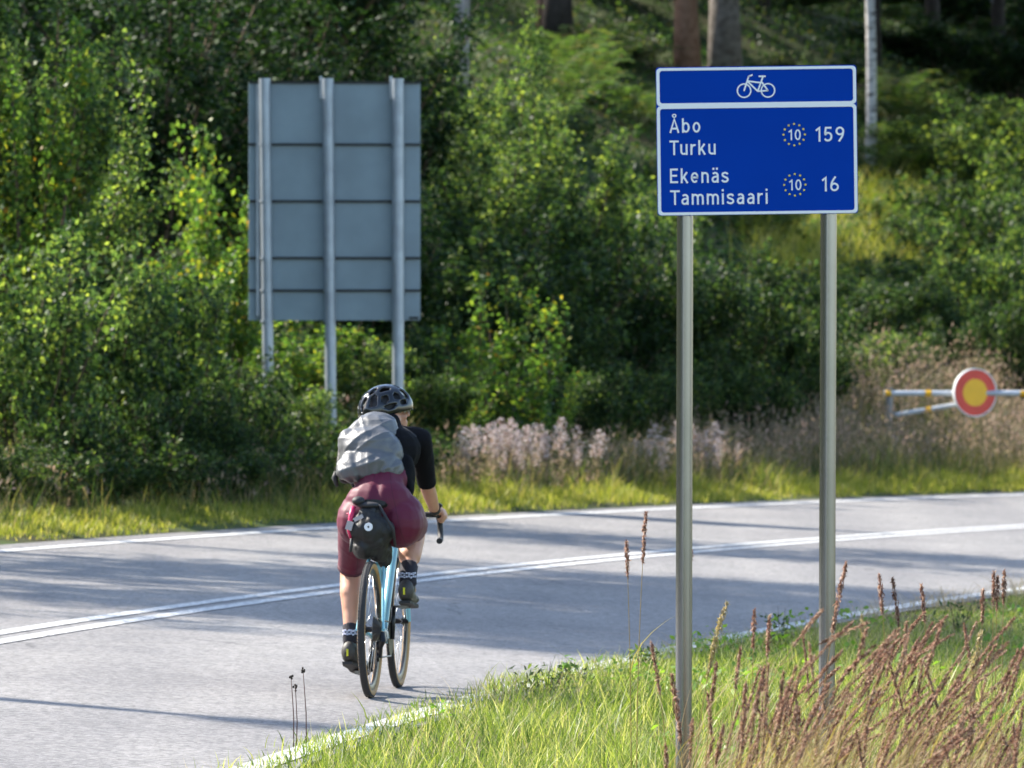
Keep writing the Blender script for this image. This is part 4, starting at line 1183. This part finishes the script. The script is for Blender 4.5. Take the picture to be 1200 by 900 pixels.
# --- bracken
def make_fern(seed):
    g = np.random.default_rng(seed); V = []; F = []; mb = MB()
    for i in range(9):
        az = 2 * math.pi * i / 9 + g.uniform(-.3, .3); Ln = g.uniform(.7, 1.05); d = np.array([math.cos(az), math.sin(az), 0]); sd = np.array([-d[1], d[0], 0])
        u = np.linspace(0, 1, 15)
        c = d * (u[:, None] * Ln * .8) + np.array([0, 0, 1]) * ((u * 1.5 - u ** 2 * .95) * Ln)[:, None]
        mb.tube([Vector(p) for p in c], list(np.linspace(.006, .0015, 15)), 4, caps=False)
        for k in range(3, 15):
            w = .30 * Ln * (1 - (k - 3) / 12.5) ** .8
            for s in (-1, 1):
                b0 = c[k]; tip = b0 + sd * s * w + d * w * .35 + np.array([0, 0, -.12 * w + g.normal() * .015]); a = d * .028
                n0 = len(V); V += [b0 - a, (b0 + tip) / 2 - a * .9, tip, (b0 + tip) / 2 + a * .9 + np.array([0, 0, .012])]; F.append((n0, n0 + 1, n0 + 2, n0 + 3))
    return mb.mesh('stems', STEM_G), npmesh('fronds', np.array(V), np.array(F), LEAF_F)
FERNS = [make_fern(i) for i in range(3)]
fl = 'one of the bracken ferns growing on the wooded slope'
fi = 0
for (x0, x1, r0, r1, n) in ((630, 770, 70, 175, 16), (1025, 1200, 110, 235, 26), (880, 1010, 255, 300, 5), (1025, 1110, 240, 330, 6)):
    for _ in range(n):
        X, Y = hit(random.uniform(x0, x1), random.uniform(r0, r1))
        o = empty('fern', (X, Y, Hs(X, Y)), random.uniform(0, 6.28), fl, 'fern', 'bracken ferns on the slope'); s = random.uniform(.8, 1.3); o.scale = (s, s, s)
        a, b = FERNS[fi % 3]; fi += 1; link('stems', a, o); link('fronds', b, o)

# --- trees
def crown_mesh(seed, R, Ht, n, leaf, m, clumps=60):
    g = np.random.default_rng(seed)
    c = unit(g.normal(size=(clumps, 3))) * (g.uniform(.25, 1, clumps) ** .5)[:, None] * np.array([R, R, Ht / 2])
    k = g.integers(0, clumps, n)
    P = c[k] + g.normal(size=(n, 3)) * R * .17
    v, q_ = leaf_quads(P, leaf, .5, .7, g)
    return npmesh('crown', v, q_, m), c
CROWNS = [crown_mesh(11 + i, 2.6, 7.0, 8000, .22, (LEAF_A, NEEDLE, LEAF_C)[i], 46) for i in range(3)]
CROWNS.append(crown_mesh(31, 2.6, 7.0, 5200, .2, LEAF_A, 26))
def tree(name, X, Y, r, Ht, crown_z, bark, ck, label, group=None, cs=1., lean=(0, 0), cat='tree', taper=.55):
    z = Hs(X, Y); o = empty(name, (X, Y, z), 0, label, cat, group)
    g = np.random.default_rng(int(abs(X * 91 + Y * 17)))
    mb = MB(); n = 12; pts = []; rs = []
    for i in range(n):
        u = i / (n - 1); pts.append(Vector((lean[0] * u * Ht + .04 * math.sin(u * 9 + X), lean[1] * u * Ht + .04 * math.cos(u * 7 + Y), -.3 + u * (Ht + .3))))
        rs.append(r * (1.25 if i == 0 else 1) * (1 - (1 - taper) * u) * (1 if u < .8 else (1 - u) / .2 * .9 + .1))
    mb.tube(pts, rs, 12)
    me, cc = CROWNS[ck]; ctr = Vector((lean[0] * Ht, lean[1] * Ht, crown_z + 3.2 * cs))
    for k in range(0, len(cc), 4):
        b = pts[min(n - 2, max(3, int((crown_z + (cc[k][2] + 2) * cs * .6) / Ht * n)))]
        e = ctr + Vector(cc[k]) * cs
        mb.tube([b, b.lerp(e, .5) + Vector((0, 0, .15)), e], [r * .28, r * .16, r * .04], 5, caps=False)
    mb.build('trunk', bark, o)
    c = link('crown', me, o); c.location = ctr; c.scale = (cs, cs, cs); c.rotation_euler = (0, 0, g.uniform(0, 6.28))
    return o
def trunk_at(px, row, wpx, *a, **k):
    X, Y = hit(px, row); return tree('tree' if 'name' not in k else k.pop('name'), X, Y, wpx / 8000 * Y / 2, *a, **k)
BARK_L = mat('bark_pale_grey', (.20, .18, .16), .9, spec=.15, bump=1., bscale=12, col2=(.36, .33, .30), vscale=7)
trunk_at(541, 118, 19, 13, 7.5, BARK_L, 0, 'tree with straight grey trunk at the top, above right of the grey sign', lean=(-.004, 0), name='birch_tree')
trunk_at(631, 52, 9, 12, 6, BARK_P, 0, 'slim tree with pale brown trunk beside a dark trunk at top centre', name='young_tree')
trunk_at(651, 62, 34, 15, 8, BARK_D, 1, 'tree with thick dark trunk at the top centre, right of a slim pale one', name='spruce_tree')
trunk_at(806, 95, 29, 16, 9, BARK_P, 1, 'pine with reddish-brown trunk directly above the blue sign, left of a wider trunk', name='pine_tree', lean=(-.003, 0))
trunk_at(852, 100, 37, 17, 10, BARK, 1, 'tree with wide grey-brown trunk above the blue sign, right of the pine', name='pine_tree', lean=(-.006, 0))
trunk_at(1020, 192, 13, 11, 5.2, BARK_B, 2, 'slender white-barked birch right of the blue sign', name='birch_tree', lean=(-.011, 0), cs=.7)
# shade-giving trees of the wood above, and the tall ones left of the frame
WL = 'one of the tall dark trees of the wood, crowns out of view, shading the slope'
for X, Y in ((2, 142), (6, 150), (-2, 150), (10, 140), (13, 150), (11, 128), (-8, 140), (15, 165), (5, 168), (-4, 172), (-20, 110), (8, 175), (-22, 130), (-15, 150), (14, 134), (0, 130), (4, 126), (-6, 130), (-1, 138), (5, 136), (9, 146), (3, 155), (-7, 152), (0, 162), (9, 158), (-3, 126), (12, 160), (-10, 134), (7, 133)):
    tree('forest_tree', X, Y, random.uniform(.14, .22), random.uniform(13, 17), random.uniform(6.5, 8), BARK_D, random.choice((0, 1)), WL, 'tall trees of the upper wood', cs=random.uniform(1.0, 1.45))
for X, Y, Ht, cz, cs in ((9.5, 112, 14, 4.8, .9), (12.5, 118, 14, 5, 1.0), (11, 106, 13, 5.4, .8), (14.5, 110, 13, 4.8, 1.), (10.5, 126, 14, 4.6, 1.1), (14, 126, 14, 4.6, 1.1)):  # low crowns added above the view as a roof against sky light
    tree('forest_tree', X, Y, .11, Ht, cz, BARK_D, 1, WL, 'tall trees of the upper wood', cs=cs)
SHADE = [(-15.0, 54.6, 13, 6.0, 0, 1.15), (-17.5, 54.4, 14, 7.0, 2, 1.15), (-12.6, 54.6, 10, 5.2, 0, .8), (-13.5, 58.5, 12, 6.5, 2, .8), (-19.5, 52.4, 15, 9, 0, .9), (-14.2, 50.6, 12, 6.5, 0, .7), (-15.4, 39.9, 9.6, 8.8, 1, .13), (-8.5, 63.5, 9, 4.5, 2, .8)]
SHADE = [(x + 2.9, y - 1.6, *r_) for x, y, *r_ in SHADE]
for i, (X, Y, Ht, cz, ck, cs) in enumerate(SHADE):
    tree('roadside_tree', X, Y, .12 if cs > .2 else .2, Ht, cz, BARK, 3, 'tall roadside tree left of the photo whose shadow crosses the road', 'roadside trees left of the photo', cs=cs)

# ---------------------------------------------------------------- grasses
def blades(P, h, w, bend, m, name, seed=0, segs=3, dirbias=None, curl=1.):
    """one mesh of many grass blades; P (n,3) feet"""
    g = np.random.default_rng(seed); n = len(P)
    az = g.uniform(0, 2 * np.pi, n); d = np.stack([np.cos(az), np.sin(az), np.zeros(n)], 1)
    if dirbias is not None: d = unit(d + np.array(dirbias))
    fa = g.uniform(0, np.pi, n); s = np.stack([np.cos(fa), np.sin(fa), np.zeros(n)], 1)
    b = (bend * g.uniform(.2, 1.3, n) * h)[:, None]
    rows_ = []
    for i in range(segs + 1):
        u = i / segs
        c = P + d * b * u ** (1.6 * curl) + np.array([0, 0, 1.]) * (h * (u - .22 * bend * u * u))[:, None]
        ww = (w * (1 - u ** 1.6))[:, None] * .5
        rows_ += [c - s * ww, c + s * ww] if i < segs else [c]
    k = 2 * segs + 1
    V = np.stack(rows_, 1).reshape(-1, 3); o = (np.arange(n) * k)[:, None]
    T = []
    for i in range(segs - 1):
        a = 2 * i; T += [o + np.array([[a, a + 1, a + 3]]), o + np.array([[a, a + 3, a + 2]])]
    a = 2 * (segs - 1); T.append(o + np.array([[a, a + 1, a + 2]]))
    return npmesh(name, V, np.concatenate(T, 0), m)
def scatter(n, x0f, x1f, ya, yb, g, pw=1.):
    Y = ya + (yb - ya) * g.uniform(0, 1, n) ** pw
    a, b = x0f(Y), x1f(Y); X = a + (b - a) * g.uniform(0, 1, n)
    return X, Y
g = np.random.default_rng(3)
# near verge, denser towards the camera
X, Y = scatter(165000, lambda y: Xnear(y) - .34, lambda y: np.maximum(.078 * y + .5, Xnear(y) + .8), 21.5, 62, g, 1.35)
e = dnear(X, Y)
keep = g.uniform(0, 1, len(X)) < np.clip((e + np.interp(Y, [28, 31, 36, 41, 44, 47], [.06, .16, .17, .13, 0., -.2]) + .10 * wob(X, Y, .35, 2.) + .06 * wob(X, Y, .11, 3.)) / .2, 0, 1)
X, Y, e = X[keep], Y[keep], e[keep]
hgt = (.065 + .085 * np.clip(e / .8, 0, 1)) * (1 + .5 * wob(X, Y, .5, 7.) + .25 * wob(X, Y, .17, 2.)) * np.interp(Y, [30, 36, 41, 46], [1, .95, .68, .35]) * g.uniform(.5, 1.45, len(X))
hgt = np.where(g.uniform(0, 1, len(X)) < .04, hgt * 1.7, hgt)
tag(link('verge_grass', blades(np.stack([X, Y, np.where(e < .14, plane(X, Y) - .004, H(X, Y) - .01)], 1), hgt, .0052 * g.uniform(.5, 1.6, len(X)), .6, GRASS_N, 'verge_grass', 5)), 'short bright green grass of the verge under the blue sign', 'grass', kind='stuff')
X, Y = scatter(16000, lambda y: Xnear(y) + .0, lambda y: np.maximum(.078 * y + .5, Xnear(y) + .8), 22, 56, g)
sel = wob(X, Y, .6, 1.) > .1; X, Y = X[sel], Y[sel]
tag(link('dry_thatch', blades(np.stack([X, Y, H(X, Y)], 1), g.uniform(.08, .26, len(X)), .004 * np.ones(len(X)), 1.1, leafmat('thatch', [(0, (.26, .2, .1)), (.6, (.42, .34, .18)), (1, (.55, .46, .28))], .35, .6, .2, 1., False), 'dry_thatch', 15)), 'dead straw blades lying among the near verge grass', 'grass', kind='stuff')
X, Y = scatter(2600, lambda y: .0 * y + .55, lambda y: .078 * y + .3, 22.2, 26.2, g)
tag(link('reed_straw', blades(np.stack([X, Y, H(X, Y)], 1), g.uniform(.35, .85, len(X)), .0045 * np.ones(len(X)), .7, leafmat('reed_straw', [(0, (.2, .15, .07)), (.5, (.40, .29, .17)), (1, (.55, .42, .28))], .35, .6, .2, 1., False), 'reed_straw', 16, 4, (1.3, 0, 0))), 'tangle of dry straw between the reeds at lower right', 'grass', kind='stuff')
# broad-leaved weeds in the verge
X, Y = scatter(9000, lambda y: Xnear(y) + .1, lambda y: np.maximum(.078 * y + .5, Xnear(y) + .8), 22, 56, g)
sel = wob(X, Y, .8, 5.) > .35; X, Y = X[sel], Y[sel]
P = np.stack([X, Y, H(X, Y) + g.uniform(.03, .16, len(X))], 1); v, q_ = leaf_quads(P, .055, 1.2, .55, g)
tag(link('verge_weeds', npmesh('verge_weeds', v, q_, leafmat('weed_leaf', [(0, (.09, .19, .03)), (1, (.2, .32, .05))], .45))), 'small broad-leaved weeds among the near verge grass', 'weeds', kind='stuff')
# far verge strip
X, Y = scatter(46000, lambda y: Xfar(y) - 1.25, lambda y: Xfar(y) - .40, 44, 96, g)
d = dfar(X, Y)
keep = g.uniform(0, 1, len(X)) < np.clip((d - .40 + .12 * wob(X, Y, .5)) / .25, 0, 1); X, Y, d = X[keep], Y[keep], d[keep]
hgt = (.06 + .15 * np.clip((d - .4) / 1.0, 0, 1)) * np.interp(600 + 8000 * X / Y, [0, 400, 800], [.6, .75, 1.05]) * (1 + .35 * wob(X, Y, .23, 6.)) * (1 + .5 * wob(X, Y, .7, 3.)) * g.uniform(.6, 1.5, len(X))
tag(link('far_verge_grass', blades(np.stack([X, Y, H(X, Y) - .01], 1), hgt, .011 * g.uniform(.6, 1.4, len(X)), .6, GRASS_V, 'far_verge_grass', 6)), 'sunlit yellow-green grass strip along the far road edge', 'grass', kind='stuff')
# taller green grass at the foot of the hedge
X, Y = scatter(40000, lambda y: Xfar(y) - 5, lambda y: Xfar(y) - .78, 48, 105, g)
sel = (dfar(X, Y) > 1.1) | (wob(X, Y, .6, 8.) > .15); X, Y = X[sel], Y[sel]
hgt = np.interp(600 + 8000 * X / Y, [0, 450, 700], [.36, .38, .45]) * (1 + .4 * wob(X, Y, .9, 5.)) * g.uniform(.4, 1.3, len(X))
tag(link('meadow_grass', blades(np.stack([X, Y, H(X, Y) - .01], 1), hgt, .010 * g.uniform(.6, 1.4, len(X)), .55, GRASS_G, 'meadow_grass', 7)), 'tall unmown green grass between the far verge and the bushes', 'grass', kind='stuff')
# dry stems with heads, thick to the right, thin to the left
X, Y = scatter(26000, lambda y: Xfar(y) - 4.4, lambda y: Xfar(y) - 1.2, 52, 104, g)
pxx = 600 + 8000 * X / Y; d = dfar(X, Y)
keep = g.uniform(0, 1, len(X)) < np.interp(pxx, [0, 450, 700, 950], [.30, .30, .42, .8]) * np.where(wob(X, Y, 1.1, 9.) > -.3, 1, .25) * np.clip((d - 1.1) / .5, 0, 1) * np.where(d < np.interp(pxx, [400, 600, 900, 1000], [2.0, 2.3, 2.7, 4.4]), 1, .06)
X, Y, d, pxx = X[keep], Y[keep], d[keep], pxx[keep]
P = np.stack([X, Y, H(X, Y)], 1); hs_ = np.interp(pxx, [500, 900, 1000], [.62, .75, 1.]) * (.55 + .45 * np.clip((d - 1.3) / 2, 0, 1)) * g.uniform(.6, 1.25, len(X))
stems = blades(P, hs_, .006 * np.ones(len(X)), .22, GRASS_D, 'dry_grass', 8)
nrm = g.normal(size=(len(X), 3)) * .05
hv = []
az = np.random.default_rng(8).uniform(0, 2 * np.pi, len(X))
for j in range(5):
    u = g.uniform(.72, 1.02, len(X)); jit = g.normal(size=(len(X), 3)) * np.array([.022, .022, .03])
    dd = np.stack([np.cos(az), np.sin(az), np.zeros(len(X))], 1)
    hv.append(P + np.array([0, 0, 1.]) * (hs_ * u * .95)[:, None] + dd * (.14 * hs_ * u ** 1.6)[:, None] + jit)
hv = np.concatenate(hv); v, q_ = leaf_quads(hv, .07, .0, .3, g, axis=np.array([[.2, 0, 1.2]]))
tag(link('dry_grass', stems), 'dry tan grass stems standing beyond the far verge', 'grass', kind='stuff')
tag(link('dry_grass_heads', npmesh('dry_grass_heads', v, q_, GRASS_D)), 'feathery tan seed heads of the dry grass beyond the road', 'grass', kind='stuff')
# leafy ground cover up the slope
X, Y = scatter(190000, lambda y: np.maximum(-.1 * y - 2, Xfar(y) - 60), lambda y: np.minimum(.16 * y + 2, Xfar(y) - 3.), 62, 185, g)
ok_ = dfar(X, Y) > 2.5; X, Y = X[ok_], Y[ok_]
P = np.stack([X, Y, H(X, Y) + g.uniform(0, .45, len(X)) ** 1.3], 1); v, q_ = leaf_quads(P, .11, .7, .55, g)
tag(link('undergrowth', npmesh('undergrowth', v, q_, LEAF_U)), 'leafy green undergrowth covering the wooded slope', 'undergrowth', kind='stuff')
# sunlit pale grass on the open patch right of the middle
pts_ = [hit(random.uniform(880, 1110), random.uniform(225, 335)) for _ in range(3000)]
X = np.array([p[0] for p in pts_]) + g.normal(size=3000) * .15; Y = np.array([p[1] for p in pts_]) + g.normal(size=3000) * .4
tag(link('slope_grass', blades(np.stack([X, Y, H(X, Y)], 1), .6 * g.uniform(.5, 1.2, 3000), .02 * np.ones(3000), .7, GRASS_V, 'slope_grass', 9)), 'golden sunlit grass on the open slope below the white birch', 'grass', kind='stuff')

# --- fireweed gone to seed
FLUFF = leafmat('seed_fluff', [(0, (.22, .14, .11)), (.35, (.42, .31, .28)), (.7, (.66, .58, .57)), (1, (.82, .79, .79))], .4, .9, .1, 1., False)
def make_fireweed(seed):
    g = np.random.default_rng(seed); st = MB(); st.tube([(0, 0, 0), (.02, .01, .5), (.03 + g.normal() * .04, .02, 1.05)], [.006, .005, .002], 5)
    P = np.stack([g.normal(size=60) * .04, g.normal(size=60) * .04, g.uniform(.1, .75, 60)], 1); v, q_ = leaf_quads(P, .1, .2, .2, g)
    lv = npmesh('leaves', v, q_, GRASS_D)
    u = g.uniform(0, 1, 260) ** g.uniform(.7, 1.6); r = (.05 * np.sin(np.pi * np.clip(u, .05, .95)) * (1 + .6 * np.sin(u * 17 + seed)) + .02) * g.uniform(.1, 1.7, 260)
    az = g.uniform(0, 6.28, 260); P = np.stack([r * np.cos(az) + .03, r * np.sin(az), .62 + .45 * u], 1); v, q_ = leaf_quads(P, .034, .1, .45, g)
    return st.mesh('stem', STEM), lv, npmesh('seed_fluff', v, q_, FLUFF)
FW = [make_fireweed(i) for i in range(4)]
for i in range(64):
    px = random.choice((random.uniform(525, 700), random.uniform(540, 660), random.uniform(740, 870), random.uniform(755, 860), random.uniform(560, 640)))
    Y = float(np.interp(px, [500, 700, 900, 1000], [65.0, 69.5, 74.2, 76.6])) + random.uniform(-.8, 1.8)
    X = at(px, Y); o = empty('fireweed', (X, Y, Hs(X, Y)), random.uniform(0, 6.28), 'one of the fireweed stems with pale fluffy seed along the far verge', 'wildflower', 'fireweed gone to seed')
    s = random.uniform(.38, .72); o.scale = (s * 1.15, s * 1.15, s); o.rotation_euler = (random.gauss(0, .16), random.gauss(0, .2), random.uniform(0, 6.28))
    for nm, me in zip(('stem', 'leaves', 'seed_fluff'), FW[i % 4]):
        c = link(nm, me, o)
        if nm != 'stem': c['kind'] = 'stuff'

# --- reed grass with brown plumes in the foreground
PLUME = leafmat('plume_brown', [(0, (.12, .055, .042)), (.35, (.28, .15, .11)), (.7, (.46, .29, .21)), (1, (.70, .53, .41))], .45, .7, .15, 1.0, False)
PLUME_T = leafmat('plume_tan', [(0, (.22, .12, .08)), (.5, (.42, .27, .19)), (1, (.66, .50, .38))], .42, .7, .15, 1., False)
STRAW = leafmat('straw_stem', [(0, (.22, .20, .07)), (.6, (.30, .22, .09)), (1, (.20, .25, .05))], .3, .6, .2, 1.)
BLADE = leafmat('reed_blade', [(0, (.16, .22, .04)), (.5, (.30, .24, .10)), (1, (.40, .30, .16))], .4, .6, .2, 1.)
PALEP = leafmat('plume_pale', [(0, (.36, .28, .17)), (1, (.5, .42, .28))], .3, .8, .1, 1.)
def reed(px, row, Y, lean, plume_len, label, group=None, pl=PLUME, fat=1., blade_n=2, name='reed', cat='reed', brk=True):
    g = np.random.default_rng(int(px * 13 + row * 7) % 99991)
    X = at(px, Y); tip = Vector((X, Y, zrow(row, Y)))
    gz = Hs(X, Y); Hh = tip.z - gz
    bx = X - lean * Hh * .62; by = Y + g.uniform(-.1, .1); gz = Hs(bx, by); Hh = tip.z - gz
    o = empty(name, (bx, by, gz), 0, label, cat, group)
    end = tip - o.location
    n = 14; u = np.linspace(0, 1, n)
    c = np.stack([end.x * (u ** 2.3), end.y * u, end.z * (u * (1 + .12 * abs(lean)) - .12 * abs(lean) * u ** 3)], 1)
    st = MB(); st.tube([Vector(p) for p in c[:-1]], list(np.linspace(.0022, .0011, n - 1)), 4, caps=False); st.build('stalk', STRAW, o)
    # plume along the last stretch
    m_ = int(170 * plume_len / .16); L = end.length
    uu = 1 - plume_len / L * g.uniform(0, 1, m_) ** 1.0
    P = np.stack([np.interp(uu, u, c[:, i]) for i in range(3)], 1); ta = unit(np.stack([np.interp(uu, u, np.gradient(c[:, i], u)) for i in range(3)], 1))
    v_ = (1 - uu) * L / plume_len                      # 0 at the tip
    rad = .011 * fat * np.sin(np.pi * np.clip(v_ * .9 + .08, 0, 1)) ** .8
    P = P + unit(g.normal(size=(m_, 3))) * rad[:, None] * g.uniform(.2, 1, m_)[:, None]
    v, q_ = leaf_quads(P, .024 * (.8 + .3 * fat), 0, .17, g, axis=ta * 1.25)
    link('plume', npmesh('plume', v, q_, pl), o)
    if blade_n:
        B = []
        k = g.integers(2, 8, blade_n)
        me = blades(c[k], g.uniform(.25, .5, blade_n), .006 * np.ones(blade_n), 1.1, BLADE, 'blade', int(px + row), 5, (1.2 * np.sign(lean + .05), 0, 0)); link('blade', me, o)
    return o
reed(757, 599, 27.5, .05, .21, 'tallest lone brown-plumed reed left of the blue sign\'s left post', blade_n=1)
reed(734, 634, 27.6, -.03, .15, 'second lone reed, slightly shorter, left of the blue sign\'s left post', blade_n=1)
reed(811, 646, 27.2, .06, .03, 'short reed tip just right of the blue sign\'s left post', blade_n=0)
reed(992, 659, 25.6, .16, .27, 'tall brown-plumed reed crossing the blue sign\'s right post', fat=1.2)
reed(763, 752, 25.9, -.14, .2, 'brown-plumed reed leaning left, just left of the blue sign\'s left post')
reed(787, 790, 25.7, -.12, .26, 'dark brown reed plume touching the left post low down', fat=1.2)
reed(1030, 672, 26.5, -.07, .16, 'leftmost of the upright dark reeds rising above the verge at right')
reed(1046, 677, 26.3, -.10, .19, 'upright dark reed second from left above the verge at right')
reed(1080, 684, 26.3, -.06, .15, 'upright dark reed third from left above the verge at right')
for i, (px, row) in enumerate(((1165, 669), (1177, 668), (1152, 690), (1169, 675))):
    reed(px, row, 28.0, .02, .14, 'one of the upright thin reeds at the right edge of the verge', 'upright reeds at the right edge', blade_n=1)
reed(1010, 722, 26.0, -.06, .12, 'pale pinkish reed plume standing alone right of the right post', pl=PALEP)
reed(1149, 742, 25.4, .12, .26, 'bushy pale straw-coloured plume in the reed clump', pl=PALEP, fat=2.4)
reed(852, 706, 26.8, .22, .30, 'pale green feathery grass stem between the sign posts', pl=PALEP, fat=1.5)
DENSE = 'one of the brown-plumed reeds in the dense clump at lower right'
rr = random.Random(5)
for i in range(215):
    t = rr.random(); px = 862 + 345 * t ** .8
    lo_ = 715 + 60 * rr.random() if px < 960 else 712
    row = lo_ + (150 + 40 * t) * rr.random() ** (.8 if i < 165 else .35)
    ln_ = rr.gauss(.12, .16) if px < 950 else rr.gauss(.45, .3)
    reed(px, row, 22.6 + 3.6 * rr.random(), ln_, rr.uniform(.11, .25), DENSE, 'reeds in the dense clump', pl=rr.choice((PLUME, PLUME, PLUME_T)), fat=rr.uniform(.35, 1.0), blade_n=rr.choice((1, 2, 2, 3)))
for i, (px, row) in enumerate(((840, 776), (829, 812), (848, 850), (812, 842), (780, 873), (868, 760), (902, 722), (884, 715), (836, 865))):
    reed(px, row, 24.5 + .12 * i, (.1, -.08, .15, .05, -.05, .1, .05, .02, .2)[i], .15, 'one of the scattered brown reeds between the two sign posts', 'scattered reeds between the posts')
def weed(px, row, h, w, kind, label):
    X, Y = hit(px, row); (ms, mf), h0, sp = KIND[kind][0]
    o = empty('weed', (X, Y, Hs(X, Y)), random.uniform(0, 6.28), label, 'weed'); o.scale = (w / 2 / sp, w / 2 / sp, h / h0)
    # same build as the shrubs, at weed size, with fewer and proportionally larger leaves
    g2 = np.random.default_rng(int(px)); P = np.stack([g2.normal(size=90) * .22, g2.normal(size=90) * .22, g2.uniform(.05, 1, 90)], 1) * np.array([w * 1.2, w * 1.2, h])
    o.scale = (1, 1, 1); v, q_ = leaf_quads(P, .045, .3, .35, g2)
    st = MB()
    for k in range(7): st.tube([(0, 0, 0), tuple(P[k * 9] * np.array([.6, .6, .7])), tuple(P[k * 9] + np.array([0, 0, h * .3]))], [.003, .0025, .001], 4, caps=False)
    st.build('stems', STEM, o); link('leaves', npmesh('leaves', v, q_, LEAF_A if kind == 'dark' else LEAF_C), o)
weed(640, 816, .16, .30, 'dark', 'dark weed clump on the asphalt edge right of the cyclist\'s wheels')
weed(668, 806, .12, .22, 'dark', 'smaller dark weed clump beside the one right of the cyclist')
weed(756, 788, .14, .2, 'mid', 'leafy green weed at the road edge left of the left post')
weed(915, 758, .2, .22, 'mid', 'leafy green weed at the road edge between the posts')
weed(1120, 742, .2, .3, 'mid', 'broad green weed clump at the road edge right of the right post')
# --- dry stalks at lower left and a few verge plants
DARKST = mat('dead_stalk', (.09, .045, .035), .8); 
def stalk(px, row, base_row, dx, label):
    X, Y = hit(px + dx, base_row); o = empty('dry_stalk', (X, Y, Hs(X, Y)), 0, label, 'dry stalk')
    tip = Vector((at(px, Y), Y, zrow(row, Y))) - o.location
    MB().tube([(0, 0, 0), tip * .5 + Vector((.006, 0, 0)), tip], [.0032, .0026, .0018], 5).build('stem', DARKST, o)
    h_ = MB(); 
    for k in range(6): h_.ell(tip + Vector((random.gauss(0, .006), random.gauss(0, .006), random.gauss(-.004, .009))), (.005, .005, .006), None, 6, 4)
    h_.build('seed_head', BARK_D, o)
stalk(341, 793, 889, 3, 'left of the three dry brown stalks at the lower left grass tip')
stalk(346, 804, 890, 1, 'shortest, middle one of the three dry brown stalks at lower left')
stalk(355, 785, 887, 4, 'right and tallest of the three dry brown stalks at lower left')
